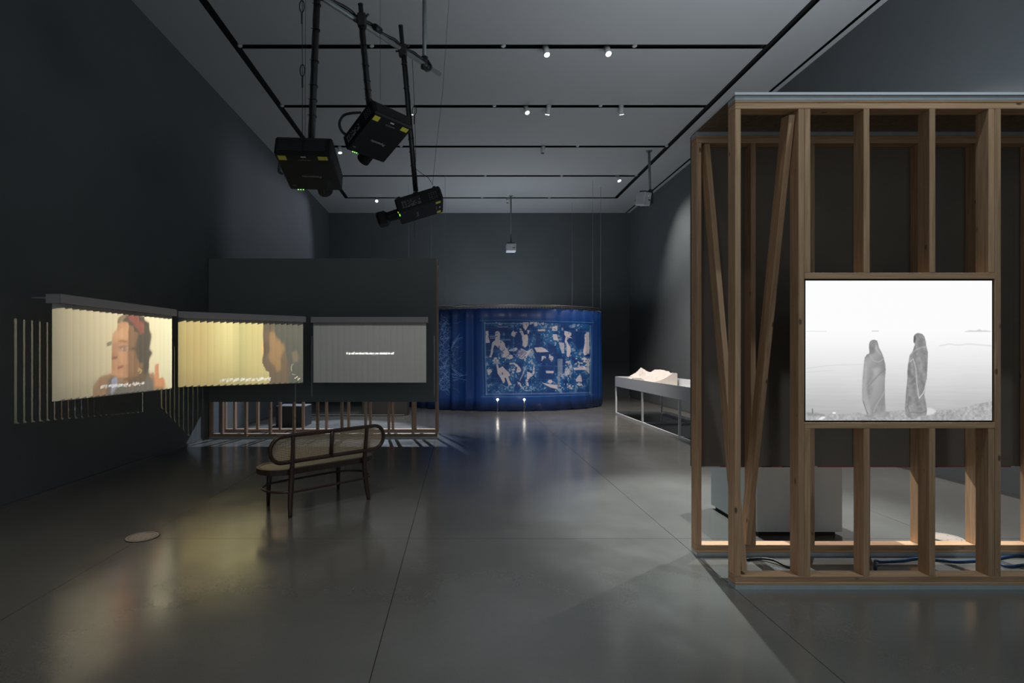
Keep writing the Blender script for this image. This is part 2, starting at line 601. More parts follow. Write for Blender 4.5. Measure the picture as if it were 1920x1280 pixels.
# ---- small round fittings in the channels
fit0 = None
spots_px = [(697, 87, 8.27), (944, 87, 8.27), (1190, 88, 8.27), (450, 87, 8.27), (927, 199, 10.27), (1126, 199, 10.27), (752, 275, 12.27),
            (1083, 275, 12.27), (910, 329, 14.3), (1053, 329, 14.3), (904, 370, 16.32), (1030, 370, 16.32), (1250, 274, 12.27), (1193, 330, 14.3), (529, 200, 10.27)]
bm = bmesh.new()
bm_cyl(bm, (0, 0, -.012), (0, 0, .05), .036, seg=18)
bm_cyl(bm, (0, 0, -.02), (0, 0, -.012), .026, seg=18)
fit_me = bm_mesh(bm, 'fitting')
ROW = {8.27: 'nearest', 10.27: 'second', 12.27: 'third', 14.3: 'fourth', 16.32: 'farthest'}
rowcount = {}
for px, py, y in spots_px:
    x = (px - CX) * y / F
    o = link('ceiling_fitting', fit_me, M['lamp_white'], None, (x, y, ZC + .018))
    rowcount.setdefault(y, []).append((px, o))
for y, lst in rowcount.items():
    lst.sort(key=lambda q: q[0])
    nm = ['leftmost', 'second from left', 'third from left', 'rightmost'] if len(lst) == 4 else (['leftmost', 'middle', 'rightmost'] if len(lst) == 3 else ['left', 'right'])
    for (px, o), s in zip(lst, nm):
        tag(o, 'small round white ceiling fitting, %s one in the %s cross channel' % (s, ROW[y]), 'ceiling fitting', 'round fittings in the black ceiling channels')


# ================================================================== TRACK SPOTLIGHTS
def spotlight(px, py, y, aim, energy, label, on=True, color=(1, .93, .85), angle=50, blend=.5, ln=.19, r=.047, radius=.03, glow=6):
    """white can lamp hanging under a ceiling channel; its own light is its child"""
    x = (px - CX) * y / F
    top = Vector((x, y, ZC + .035))
    t = thing('track_spotlight', top, label=label, cat='spotlight', group='white track spotlights under the ceiling channels')
    piv = Vector((0, 0, -.09))
    d = (Vector(aim) - (top + piv)).normalized()
    cyl('stem', (0, 0, .004), piv, .011, M['lamp_white'], t)
    a, b = piv - d * ln * .5, piv + d * ln * .5
    bm = bmesh.new()
    bm_cyl(bm, a, b, r, seg=24)
    me = bm_mesh(bm, 'can')
    for p in me.polygons: p.use_smooth = len(p.vertices) == 4
    link('can', me, M['lamp_white'], t)
    bm = bmesh.new()
    bm_cyl(bm, b, b + d * .004, r * .86, seg=24)
    if on:
        lm = mat('lamp_face', (.8, .8, .8), emit=color, emit_s=glow)
    else:
        lm = M['black2']
    link('lamp_face', bm_mesh(bm, 'lamp_face'), lm, t)
    if on and energy:
        l = bpy.data.lights.new('spot_beam', 'SPOT')
        l.energy, l.color, l.spot_size, l.spot_blend, l.shadow_soft_size = energy, color, math.radians(angle), blend, radius
        o = bpy.data.objects.new('spot_beam', l)
        o.parent = t
        o.location = b + d * .03
        o.rotation_euler = d.to_track_quat('-Z', 'Y').to_euler()
        COL.objects.link(o)
    return t


WARM, COOL, NEUT = (1, .86, .72), (.80, .90, 1), (1, .95, .90)
spotlight(1024, 90, 8.27, (1.9, 6.0, 0), 50, 'lit white spotlight, left one of the two in the nearest channel in view', color=(.86, .95, .95), angle=60, blend=1)
spotlight(1139, 92, 8.27, (2.55, 4.75, 0), 3200, 'lit white spotlight, right one of the two in the nearest channel in view', color=(.90, .97, .95), angle=36, blend=.8)
spotlight(987, 203, 10.27, (2.3, 7.4, 0), 60, 'lit white spotlight tilted right, left of the three beside each other in the second channel', color=(.86, .95, .95), angle=50, blend=1)
spotlight(1028, 203, 10.27, (.8, 12.4, 0), 340, 'white spotlight in the second channel seen from behind, turned away', color=(1, .95, .92), angle=62, blend=.9)
spotlight(1165, 203, 10.27, (4.2, 12.4, .6), 1900, 'lit white spotlight pointing down, right one of the second channel', color=(1, .90, .82), angle=74, blend=.9)
spotlight(1018, 276, 12.27, (1.4, 12.3, 0), 0, 'unlit white spotlight hanging straight down in the third channel', on=False)
spotlight(1159, 331, 14.3, (5.75, 12.3, .8), 440, 'glaring white spotlight facing the camera at the right of the fourth channel', color=NEUT, angle=100, blend=1, glow=34)
spotlight(952, 371, 16.32, (1.1, 16.3, 0), 0, 'unlit white spotlight beside the hanging pole in the farthest channel', on=False)
spotlight(637, 278, 12.27, (-2.0, 11.2, 0), 500, 'lit white spotlight behind the black projectors, in the third channel', color=COOL, angle=56, blend=.7)
spotlight(707, 372, 16.32, (-2.5, 9.2, 0), 4200, 'lit white spotlight low at the left of the farthest channel', color=(.72, .84, 1), angle=31, blend=.3, radius=.02)
spotlight(772, 203, 10.27, (-.6, 12.2, 0), 520, 'lit white spotlight beside the leaning pole of the middle projector', color=(1, .93, .88), angle=62, blend=.9)
wash = spotlight(785, 372, 16.32, (-4.41, 11.2, 3.4), 150, 'added white spotlight with a black flap, hidden behind the right-hand black projector', color=(.80, .84, 1), angle=110, blend=.4, radius=.008)  # extra lamp, added out of sight to wash the far left wall
for xx, yy_, col_, en_, lb in ((-1.6, 2.27, (1, .90, .76), 330, 'left'), (.6, 2.27, (.93, .98, 1), 70, 'middle'), (3.0, 2.27, (.78, .94, 1), 300, 'right')):  # spotlights out of view, added to brighten the near floor
    spotlight(CX + xx * F / yy_, 0, yy_, (xx + .05, yy_ + .3, 0), en_, 'added unseen spotlight in the channel above the viewer, %s one of three' % lb, color=col_, angle=78, blend=.9, radius=.05)
spotlight(CX + 4.45 * F / 6.27, 0, 6.27, (4.3, 5.9, 0), 1600, 'added unseen spotlight above the floor between stud wall and right wall', color=(1, .96, .92), angle=84, blend=.9)  # out-of-view lamp added to light the floor behind the stud wall
# flaps added to the wash spotlight keep its light on the far left wall
wl = Vector(wash.location)
fd = (Vector((XL, 9.9, 0)) - Vector((wl.x, wl.y, 0))).normalized()
hp = wl + Vector((0, 0, -.09)) + (Vector((-4.41, 11.2, 3.4)) - (wl + Vector((0, 0, -.09)))).normalized() * .125
e0 = hp + fd * .22 - wl
e1 = e0 + Vector((.14, -.02, 0)) - Vector((fd.x, fd.y, 0)) * .02
bm = bmesh.new()
vv = [bm.verts.new(p) for p in (e0 + Vector((0, 0, -.3)), e1 + Vector((0, 0, -.3)), e1 + Vector((0, 0, .08)), e0 + Vector((0, 0, .08)))]
bm.faces.new(vv)
fl = link('added_flap', bm_mesh(bm, 'added_flap'), M['black2'], wash)
fl.modifiers.new('thick', 'SOLIDIFY').thickness = .003
h2 = hp - wl
aim_ = (Vector((-4.41, 11.2, 0)) - Vector((wl.x + h2.x, wl.y + h2.y, 0))).normalized()
sd_ = Vector((-aim_.y, aim_.x, 0))
bm = bmesh.new()
m_ = h2 + aim_ * .10
bm.faces.new([bm.verts.new(p) for p in (m_ - sd_ * .16 + Vector((0, 0, -.006)), m_ + sd_ * .16 + Vector((0, 0, -.006)), m_ + sd_ * .16 + Vector((0, 0, .13)), m_ - sd_ * .16 + Vector((0, 0, .13)))])
fl = link('added_flap', bm_mesh(bm, 'added_flap'), M['black2'], wash)
fl.modifiers.new('thick', 'SOLIDIFY').thickness = .003


# ================================================================== STUD WALLS
def lumber(name, p0, p1, wx, dy, parent, m=None, up=None):
    """a board from p0 to p1 (centre line); wx across, dy deep; its own z runs along it"""
    p0, p1 = Vector(p0), Vector(p1)
    d = p1 - p0
    bm = bmesh.new()
    bm_box(bm, -wx / 2, wx / 2, -dy / 2, dy / 2, -d.length / 2, d.length / 2, .0025)
    me = bm_mesh(bm, name)
    o = link(name, me, m or M['wood'], parent)
    z = d.normalized()
    y = Vector(up or (0, 1, 0))
    x = y.cross(z).normalized()
    y = z.cross(x)
    R = Matrix((x, y, z)).transposed()
    o.rotation_euler = R.to_euler()
    o.location = (p0 + p1) / 2 - parent.location
    return o


SW, SD = .038, .089          # stud section
Z_MET, Z_PLY, Z_PL = .028, .046, .084


def rail_stack(root, x0, x1, yc, top, m, dy=SD):
    """bottom: metal strip, ply strip, sole plate. top: plate, ply strip, metal strip"""
    L = x1 - x0
    xc = (x0 + x1) / 2
    lumber('sole_plate', (x0, yc, Z_PLY + .019), (x1, yc, Z_PLY + .019), .038, dy, root, m)
    lumber('packing_strip', (x0, yc, Z_MET + .009), (x1, yc, Z_MET + .009), .018, dy + .003, root, m)
    o = box('levelling_strip', x0 - root.location.x, x1 - root.location.x, yc - dy / 2 - root.location.y - .002, yc + dy / 2 - root.location.y, 0, Z_MET, M['track_metal'], root)
    lumber('top_plate', (x0, yc, top - .084), (x1, yc, top - .084), .038, dy, root, m)
    lumber('packing_strip', (x0, yc, top - .056), (x1, yc, top - .056), .017, dy + .002, root, m)
    box('head_strip', x0 - root.location.x, x1 - root.location.x, yc - dy / 2 - root.location.y, yc + dy / 2 - root.location.y, top - .047, top - .02, M['track_metal'], root)


TOP = 3.156
# ---- the timber stud wall on the right
W1 = thing('timber_stud_wall', (1.753, 3.39, 0), label='pale timber stud wall with open double frame holding the glowing screen', cat='stud wall')
X0 = 1.753
XE = 5.72
FY, RY = 3.39 + SD / 2, 3.94 + SD / 2
rail_stack(W1, X0, XE, FY, TOP, M['wood'])
rail_stack(W1, X0, XE, RY, TOP, M['wood'])
zb, zt = Z_PL, TOP - .103


def stud(xl, yc, z0, z1, root=W1, m=None):
    return lumber('stud', (xl + SW / 2, yc, z0), (xl + SW / 2, yc, z1), SW, SD, root, m)


fs = lambda px: (px - CX) * 3.39 / F
SCR_B, SCR_T = EYE - (791 - CY) * 3.39 / F, EYE - (523 - CY) * 3.39 / F
SX0, SX1 = fs(1508.5), fs(1866)
for xl in (X0, fs(1497), fs(1866), 3.406 + .407, 3.406 + .814, 3.406 + 1.22, 3.406 + 1.63, XE - SW):
    stud(xl, FY, zb, zt)
for xl in (fs(1508.5), fs(1619.5), fs(1743), fs(1854)):
    stud(xl, FY, zb, SCR_B - .041)
    stud(xl, FY, SCR_T + .041, zt)
lumber('sill', (SX0, FY, SCR_B - .0215), (SX1, FY, SCR_B - .0215), .038, SD, W1)
lumber('header', (SX0, FY, SCR_T + .0215), (SX1, FY, SCR_T + .0215), .038, SD, W1)
for xl in (X0, 2.155, 2.59, 3.0, 3.405, 3.82, 4.235, 4.65, 5.06, XE - SW):
    stud(xl, RY, zb, zt)
# the two raking braces between front and rear frame
lumber('brace', (1.825, RY - .02, zt - .02), (1.825, FY + .02, zb + .02), SW, SD, W1, up=(0, 1, .2))
lumber('brace', (2.150 - .02, FY + .02, zt - .02), (2.150 - .02, RY - .01, zb + .01), SW, SD, W1, up=(0, 1, -.2))
# cap board over both frames
box('cap_board', 0, XE - X0, 0, .655, TOP - .0195, TOP - .017, M['plywood'], W1)
box('cap_edge', -.004, XE - X0, -.006, .66, TOP - .0165, TOP, M['white_trim'], W1)
# boards on the far side, in sheets
py0 = 4.032 - 3.39
xs = [0, 1.22, 2.44, 3.66, XE - X0]
for a, b in zip(xs[:-1], xs[1:]):
    box('wall_board', a + .001, b - .001, py0, py0 + .016, .647, TOP - .02, M['board_back'], W1)
# printed edge tape under the boards
x = 0.02
k = 0
while x < XE - X0 - .1:
    ln_ = random.choice([.07, .12, .2, .31])
    mt = random.choice([M['red_tape'], M['white_tape'], M['red_tape'], M['white_tape'], M['black_tape']])
    box('edge_tape', x, min(x + ln_, XE - X0), py0 - .001, py0 + .017, .639, .6465, mt, W1)
    x += ln_ + .004

# ---- the partition at the back left
PX1 = -.385
W2 = thing('partition_wall', (XL, 9.36, 0), label='dark grey partition wall behind the blinds, raised on open timber studs', cat='partition')
X0b = XL + .012
box('wall_board', .012, PX1 - XL - .012, 0, .016, .646, 3.163, M['partition'], W2)
box('edge_strip', PX1 - XL - .012, PX1 - XL + .003, .0, .03, .646, 3.10, M['redwood'], W2)
F2, R2 = 9.378 + SD / 2, 9.95 + SD / 2
rail_stack(W2, X0b, PX1, F2, 3.163, M['redwood'])
rail_stack(W2, X0b, PX1, R2, 3.163, M['redwood'])
f_px = [150, 340, 535, 725, 915, 1110, 1300, 1487, 1680]
fx = [X0b] + [(380 + p / 4.267 - CX) * 9.378 / F - SW / 2 for p in f_px] + [PX1 - SW]
r_px = [250, 435, 615, 800, 987, 1165, 1340, 1520, 1700]
rx = [X0b] + [(380 + p / 4.267 - CX) * 9.95 / F - SW / 2 for p in r_px] + [PX1 - SW]
for xl in fx: stud(xl, F2, zb, 3.06, W2, M['redwood'])
for xl in rx: stud(xl, R2, zb, 3.06, W2, M['redwood'])
box('cap_board', .012, PX1 - XL, .016, .68, 3.145, 3.163, M['plywood'], W2)
tube('cable', smoothpath([(.5, .3, .02), (.8, .25, .09), (1.15, .3, .03), (1.35, .35, .10), (1.5, .3, .02)]), .008, M['cable'], W2, 6)

# ---- grey plinth seen under the stud wall, raised on a recessed foot
pl = thing('grey_plinth', (2.44, 4.37, 0), label='pale grey box plinth standing on the floor behind the stud wall', cat='plinth')
box('plinth_body', 0, .70, 0, .80, .035, 1.02, M['plinth'], pl, .003)
box('plinth_foot', .03, .66, .03, .77, 0, .0345, M['black2'], pl)

# ---- blue cables on the floor inside the stud wall
def floor_cable(pts, lab, m=M['bluecable'], r=.009):
    o = tube('floor_cable', smoothpath(pts), r, m, None, 8)
    return tag(o, lab, 'cable')


def fp(px, py): # floor point under a pixel
    y = EYE * F / (py - CY)
    return ((px - CX) * y / F, y, 0)


def cpt(px, py, z=.01):
    a = fp(px, py)
    return (a[0], a[1], z)


floor_cable([cpt(1642, 1068), cpt(1641, 1056, .02), cpt(1652, 1055), cpt(1690, 1053), cpt(1720, 1049), cpt(1760, 1052), cpt(1790, 1055), cpt(1820, 1054), cpt(1860, 1051),
             cpt(1905, 1044), cpt(1960, 1049), cpt(2020, 1050)], 'dark blue cable lying between the frames right of centre')
floor_cable([cpt(1870, 1056), cpt(1890, 1064), cpt(1930, 1060), cpt(1990, 1057)], 'short dark blue cable bending down at the right frame edge')
floor_cable([cpt(1400, 1051), cpt(1425, 1050, .012), cpt(1450, 1055, .02), cpt(1475, 1064), cpt(1500, 1068)], 'black cable on the floor between braces and double stud', M['cable'])

# ================================================================== THE SCREEN
def screen_picture():
    cv = Canvas(0, 0, 1600, 1280, 1000, 800, (250, 250, 250))
    Y = cv.Y
    g = np.interp(Y, [95, 470, 560, 700, 850, 1000, 1100, 1160], [252, 252, 247, 234, 216, 194, 184, 180]) / 255
    n = noise2(800, 1000, 6, 5, 3)
    nh = noise2(800, 1000, 90, 3, 4)
    strip = noise2(800, 40, 6, 4, 5)
    strip = np.repeat(strip, 25, axis=1)
    a = g - (np.clip((Y - 560) / 600, 0, 1)) * (.05 * (n - .5) + .05 * (strip - .5))
    cv.a[:] = a[..., None]
    # horizon traces
    cv.line([(45, 478), (200, 479)], 2, (205, 205, 205), .7)
    cv.line([(550, 478), (596, 478)], 4, (200, 200, 200), .7)
    cv.poly([(1250, 480), (1290, 472), (1340, 474), (1360, 464), (1385, 474), (1410, 472), (1455, 480), (1455, 484), (1250, 484)], (190, 190, 190), 2, .7)
    cv.line([(1060, 590), (1130, 576), (1200, 584), (1280, 576), (1455, 590)], 5, (215, 215, 215), .6)
    cv.line([(50, 760), (200, 742), (300, 736), (480, 730)], 2, (200, 200, 200), .6)
    cv.line([(50, 790), (250, 775)], 2, (200, 200, 200), .5)
    # bank
    m = cv.poly([(0, 1100), (60, 1095), (130, 1108), (200, 1112), (255, 1100), (300, 1108), (360, 1110), (405, 1096), (440, 1096), (500, 1110), (620, 1095), (720, 1083), (800, 1080),
                 (960, 1075), (1060, 1078), (1160, 1072), (1250, 1055), (1350, 1030), (1455, 1010), (1600, 1000), (1600, 1280), (0, 1280)], (168, 168, 168), 1)
    tex = (nh - .5) * .22 + (n - .5) * .15
    cv.a += (m * tex)[..., None]
    cv.poly([(45, 1095), (130, 1100), (190, 1112), (190, 1120), (60, 1125)], (130, 130, 130), 3, .6)
    cv.line([(95, 1070), (97, 1100)], 4, (120, 120, 120))
    cv.poly([(135, 1150), (165, 1128), (190, 1126), (192, 1136), (165, 1152)], (235, 235, 235), 1)
    cv.blob(260, 1099, 14, 7, (240, 240, 240))
    cv.poly([(960, 1060), (1000, 1062), (1040, 1085), (1010, 1110), (960, 1118)], (215, 215, 215), 3)
    # left figure in a long shawl
    f1 = [(526, 620), (524, 580), (532, 556), (548, 545), (566, 543), (586, 550), (594, 575), (602, 605), (622, 642), (636, 680), (648, 730), (651, 770), (646, 850), (644, 930), (646, 1000),
          (652, 1060), (650, 1085), (676, 1095), (680, 1110), (655, 1126), (600, 1136), (555, 1136), (525, 1128), (505, 1105), (490, 1050), (474, 1000), (472, 930), (476, 850), (483, 760),
          (492, 680), (508, 655), (524, 650), (528, 635)]
    m = cv.poly(f1, (152, 152, 152), 1)
    folds = noise2(800, 1000, 14, 4, 9)
    dx = cv.X + .55 * cv.Y
    cv.a += (m * (.03 * np.sin(dx / 23 + 9 * folds) + .16 * (folds - .5)))[..., None]
    cv.poly([(492, 690), (500, 680), (510, 760), (505, 900), (520, 1000), (545, 1120), (520, 1115), (490, 1050), (474, 1000), (474, 880), (482, 780)], (182, 182, 182), 4, .6)
    cv.poly([(575, 560), (590, 620), (620, 665), (600, 650), (572, 610)], (190, 190, 190), 2, .7)
    cv.poly([(528, 585), (560, 600), (575, 640), (530, 655)], (120, 120, 120), 3, .5)
    cv.line([(528, 660), (560, 705), (600, 712), (636, 690)], 4, (180, 180, 180), .6)
    cv.line([(520, 900), (560, 850), (610, 800), (646, 770)], 5, (125, 125, 125), .5)
    cv.line([(560, 1090), (580, 1040), (620, 980), (645, 930)], 5, (180, 180, 180), .5)
    cv.line([(480, 1010), (500, 1070), (515, 1108)], 3, (110, 110, 110), .6)
    # right figure
    f2 = [(862, 560), (864, 530), (870, 505), (886, 494), (906, 492), (930, 500), (946, 520), (956, 560), (960, 596), (972, 640), (970, 700), (966, 780), (962, 860), (950, 930), (944, 960),
          (955, 1010), (963, 1070), (962, 1100), (950, 1122), (900, 1128), (880, 1146), (850, 1148), (815, 1130), (800, 1110), (797, 1060), (804, 960), (812, 880), (817, 820), (816, 780),
          (822, 730), (828, 690), (834, 660), (856, 630), (866, 600), (872, 578)]
    m = cv.poly(f2, (146, 146, 146), 1)
    cv.a += (m * (.03 * np.sin((cv.X - .25 * cv.Y) / 11 + 9 * folds) + .14 * (folds - .5) + .12 * (nh - .5)))[..., None]
    cv.poly([(864, 520), (872, 508), (880, 530), (874, 560), (864, 566)], (70, 70, 70), 2, .7)
    cv.line([(836, 660), (880, 620), (930, 600), (962, 600)], 4, (185, 185, 185), .6)
    cv.line([(835, 710), (860, 690), (880, 760), (890, 900), (905, 985)], 4, (200, 200, 200), .7)
    cv.line([(905, 988), (935, 950), (948, 920), (962, 850)], 4, (215, 215, 215), .8)
    cv.poly([(822, 730), (836, 712), (846, 760), (830, 830), (818, 822)], (112, 112, 112), 3, .6)
    cv.line([(828, 980), (820, 1060), (830, 1095), (930, 1100), (958, 1085)], 4, (115, 115, 115), .5)
    a = cv.a
    i0, i1 = int(44 / 1600 * 1000), int(1458 / 1600 * 1000)
    j0, j1 = int(95 / 1280 * 800), int(1158 / 1280 * 800)
    return a[j0:j1, i0:i1][::-1]


scr = thing('video_screen', ((SX0 + SX1) / 2, 3.40, SCR_B), label='glowing video screen with two shawled figures, set in the timber wall', cat='screen')
hw, hh = (SX1 - SX0) / 2 - .003, SCR_T - SCR_B
bm = bmesh.new()
bm_box(bm, -hw, hw, 0, .055, .001, hh - .001, .002)
link('housing', bm_mesh(bm, 'housing'), M['bezel'], scr)
b_ = .009
bm = bmesh.new()
vs = [bm.verts.new(p) for p in ((-hw + b_, -.0015, b_), (hw - b_, -.0015, b_), (hw - b_, -.0015, hh - b_), (-hw + b_, -.0015, hh - b_))]
f_ = bm.faces.new(vs)
uvl = bm.loops.layers.uv.new('UVMap')
for l, u in zip(f_.loops, ((0, 0), (1, 0), (1, 1), (0, 1))): l[uvl].uv = u
me = bpy.data.meshes.new('picture'); bm.to_mesh(me); bm.free()
link('picture', me, picture_mat('screen_picture', image('screen_picture', screen_picture()), emission=1.0, base=False, rough=.3), scr)

# ================================================================== LONG TABLE WITH TERRAIN MODEL
TX0, TX1, TY0, TY1 = 3.865, 5.03, 7.62, 13.22
tb = thing('display_table', (TX0, TY0, 0), label='long white display table on a slim steel frame along the right wall', cat='table')
LX, LY = TX1 - TX0, TY1 - TY0
ZT0, ZT1 = .685, .926
box('apron', 0, .02, 0, LY, ZT0, ZT1, M['table'], tb)
box('apron', LX - .02, LX, 0, LY, ZT0, ZT1, M['table'], tb)
box('apron', .021, LX - .021, LY - .02, LY, ZT0, ZT1, M['table'], tb)
box('apron', .021, LX - .021, 0, .02, ZT0, ZT1, M['table'], tb)
box('tray_floor', .021, LX - .021, .021, LY - .021, ZT0 + .03, ZT0 + .05, M['tray'], tb)
t_ = .038
legs_y = [LY - t_, LY - t_ - 1.90, LY - t_ - 3.80, 0]
bmL = bmesh.new(); bm_box(bmL, 0, t_, 0, t_, t_, ZT0 - .001, .002); leg_me = bm_mesh(bmL, 'leg')
for y in legs_y:
    for x in (.001, LX - t_ - .001):
        link('leg', leg_me, M['table'], tb, (x, y, 0))
    box('cross_rail', t_ + .001, LX - t_ - .001, y + .002, y + t_ - .002, .002, t_ - .002, M['table'], tb)
for x in (.001, LX - t_ - .001):
    box('floor_rail', x, x + t_, 0, LY, 0, t_, M['table'], tb)

# plaster terrain: a height field cut square
def terrain():
    bm = bmesh.new()
    N_ = 60
    x0, x1, y0, y1 = 3.95, 4.95, 12.10, 13.05
    nz = noise2(N_, N_, 4, 5, 21)
    G = []
    for j in range(N_):
        row = []
        for i in range(N_):
            u, v = i / (N_ - 1), j / (N_ - 1)
            # skyline along u, falling towards the viewer then up at the right edge
            ridge = np.interp(u, [0, .12, .22, .38, .50, .58, .72, .84, .92, 1], [.05, .11, .20, .27, .37, .30, .29, .35, .34, .30])
            near = np.interp(u, [0, .05, .18, .32, .45, .6, .75, .9, 1], [.19, .20, .20, .10, .09, .15, .22, .33, .30])
            t = v ** .8
            h = near * (1 - t) + ridge * t
            h += (nz[j, i] - .5) * .17 * min(1, 6 * v + .25) + .03 * abs(math.sin(9 * u + 3 * v)) * v
            h += .11 * math.exp(-((u - .42) / .08) ** 2 - ((v - .55) / .18) ** 2)
            h = max(h, .04)
            row.append(bm.verts.new((x0 + u * (x1 - x0), y0 + v * (y1 - y0), ZT0 + .05 + h)))
        G.append(row)
    for j in range(N_ - 1):
        for i in range(N_ - 1):
            bm.faces.new((G[j][i], G[j][i + 1], G[j + 1][i + 1], G[j + 1][i]))
    border = [G[0][i] for i in range(N_)] + [G[j][-1] for j in range(1, N_)] + [G[-1][i] for i in range(N_ - 2, -1, -1)] + [G[j][0] for j in range(N_ - 2, 0, -1)]
    low = [bm.verts.new((v.co.x, v.co.y, ZT0 + .0502)) for v in border]
    n = len(border)
    for k in range(n):
        bm.faces.new((border[k], low[k], low[(k + 1) % n], border[(k + 1) % n]))
    bm.faces.new(low)
    return bm_mesh(bm, 'terrain_model')


tag(link('terrain_model', terrain(), M['plaster']), 'white plaster mountain relief model lying in the display table', 'relief model')

# ================================================================== RING CURTAIN
CC, CA, CB = Vector((1.25, 15.7, 0)), 2.87, 1.95
CTOP, CBOT = 2.66, .02


def curtain_xy(th, off=0):
    """th = 0 faces the viewer, grows to the right"""
    x, y = CC.x + (CA + off) * math.sin(th), CC.y - (CB + off) * math.cos(th)
    return x, y


def fold(th):
    d = (th + 2 * PI) % (2 * PI)
    if d > PI: d -= 2 * PI
    # deep folds at the left and behind, nearly flat across the print
    if -.22 < d < 1.15: a = .010
    elif d < 0: a = .010 + .035 * min(1, (-.22 - d) / .1)
    else: a = .010 + .03 * min(1, (d - 1.15) / .15)
    return a * (math.sin(d * 46) + .45 * math.sin(d * 29 + 1.3) + .3 * math.sin(d * 83 + .5))


def curtain_art(W_, H_):
    """print drawn in the frame of the photograph around the curtain (px 800..1140, py 560..780)"""
    cv = Canvas(800, 560, 1140, 780, 1360, 880, (5, 56, 122))
    X, Y = cv.X, cv.Y
    big = noise2(880, 1360, 5, 4, 31)
    cv.a *= (.86 + .28 * big)[..., None]
    Z = lambda pts: [(900 + x / 8, 590 + y / 8) for x, y in pts]
    def zline(pts, wd, c, al=.8): cv.line(Z(pts), wd / 8, c, al)
    # left: tangle of white scratched lines
    g = random.Random(5)
    white = (150, 180, 230)
    for k in range(240):
        x, y = g.gauss(834, 7), g.uniform(605, 732)
        pts = [(x, y)]
        a = g.uniform(0, 2 * PI)
        for q in range(g.randint(2, 6)):
            a += g.gauss(0, .9)
            x += math.cos(a) * 3.6; y += math.sin(a) * 4.2
            pts.append((x, y))
        cv.line(pts, .28, white, g.uniform(.25, .8))
    for k in range(60):
        x, y = g.uniform(842, 872), g.uniform(640, 715)
        cv.line([(x, y), (x + g.gauss(0, 5), y + g.gauss(0, 5))], .25, white, g.uniform(.2, .5))
    for rr, al in ((1, .8), (.93, .5)):
        pts = [(868 - 24 * rr * math.sin(t), 668 - 36 * rr * math.cos(t)) for t in np.linspace(0, PI, 24)]
        cv.line(pts, .35, white, al)
    cv.line([(846, 714), (860, 710), (875, 712)], .35, white, .7)
    cv.line([(851, 640), (862, 624), (846, 655), (858, 632)], .35, white, .6)
    cv.line([(845, 700), (862, 705), (876, 702)], .35, white, .7)
    # the framed print
    inner = [(69, 105), (1660, 145), (1668, 500), (1655, 1175), (95, 1195), (78, 600)]
    n = noise2(880, 1360, 26, 5, 33)
    nf = noise2(880, 1360, 120, 3, 34)
    m = blur(cv.mask(Z(inner)), 3)
    cv.put(m, (6, 50, 108), .8)
    zx, zy = (X - 900) * 8, (Y - 590) * 8
    # pale blue fringes
    def wash(cx, cy, rx, ry, al=.6, col=(34, 104, 160), th=.46):
        d = ((zx - cx) / rx) ** 2 + ((zy - cy) / ry) ** 2
        mm = np.clip(1.3 - d, 0, 1) * np.clip((n - th + .12) * 7, 0, 1)
        cv.put(mm * m, col, al)
        frag = np.clip(1.2 - d, 0, 1) * np.clip((.45 * n + .55 * nf - .565) * 26, 0, 1)
        cv.put(frag * m, (178, 178, 192), .8)
    for a in ((250, 680, 240, 90), (620, 650, 190, 110), (750, 620, 180, 300), (960, 340, 200, 160), (1120, 380, 120, 330), (1330, 640, 130, 250), (1520, 700, 200, 190), (1300, 950, 260, 120),
              (680, 170, 260, 90), (860, 150, 260, 60), (250, 130, 200, 40), (1500, 160, 200, 50), (130, 830, 60, 170), (500, 860, 120, 140), (760, 860, 120, 260), (1200, 1080, 400, 110),
              (260, 1100, 280, 90), (640, 1090, 200, 90), (1620, 600, 60, 500), (400, 560, 220, 90)):
        wash(*a)
    cream = (196, 188, 196)
    def shp(pts, th=.30, al=.95, c=cream):
        mm = blur(cv.mask(Z(pts)), 1) * np.clip((.5 * n + .5 * nf - th) * 14, 0, 1)
        cv.put(mm, c, al)
    # seated figure left
    shp([(225, 290), (232, 255), (262, 240), (290, 250), (304, 290), (300, 340), (296, 375), (340, 392), (368, 425), (382, 480), (415, 520), (440, 575), (490, 610), (495, 650), (440, 670), (380, 640),
         (330, 640), (360, 575), (300, 520), (220, 450), (200, 500), (192, 570), (170, 640), (135, 635), (160, 570), (168, 480), (185, 410), (225, 380), (230, 345)])
    cv.put(np.clip(1.2 - ((zx - 290) / 90) ** 2 - ((zy - 530) / 70) ** 2, 0, 1) * np.clip((nf - .4) * 6, 0, 1), (20, 50, 110), .75)
    shp([(85, 240), (125, 240), (130, 350), (155, 418), (85, 422)])
    shp([(470, 270), (500, 232), (525, 262), (555, 250), (560, 275), (535, 300), (550, 330), (490, 330), (466, 300)])
    shp([(430, 530), (545, 488), (565, 520), (520, 545), (440, 548)])
    # hands and column in the middle
    shp([(640, 110), (730, 110), (732, 150), (700, 205), (680, 240), (650, 190)])
    shp([(745, 105), (860, 108), (862, 160), (830, 175), (800, 130), (745, 150)])
    shp([(600, 240), (625, 320), (640, 400), (635, 480), (700, 490), (720, 400), (722, 330), (742, 240), (705, 225), (715, 290), (660, 300), (640, 240)], .36)
    shp([(530, 610), (570, 560), (620, 500), (700, 545), (790, 500), (740, 570), (700, 630), (690, 705), (640, 670), (560, 640)], .36)
    cv.put(blur(cv.mask(Z([(545, 600), (615, 515), (705, 565), (630, 655)])), 1), (35, 70, 130), .55)
    cv.put(blur(cv.mask(Z([(560, 600), (617, 530), (688, 568), (628, 640)])), 1), (175, 170, 185), .85)
    for q in range(4): zline([(578 + q * 9, 585 + q * 9), (632 + q * 9, 545 + q * 7)], 3, (40, 60, 110), .8)
    shp([(815, 490), (930, 485), (985, 510), (1035, 555), (930, 562), (850, 560)], .25)
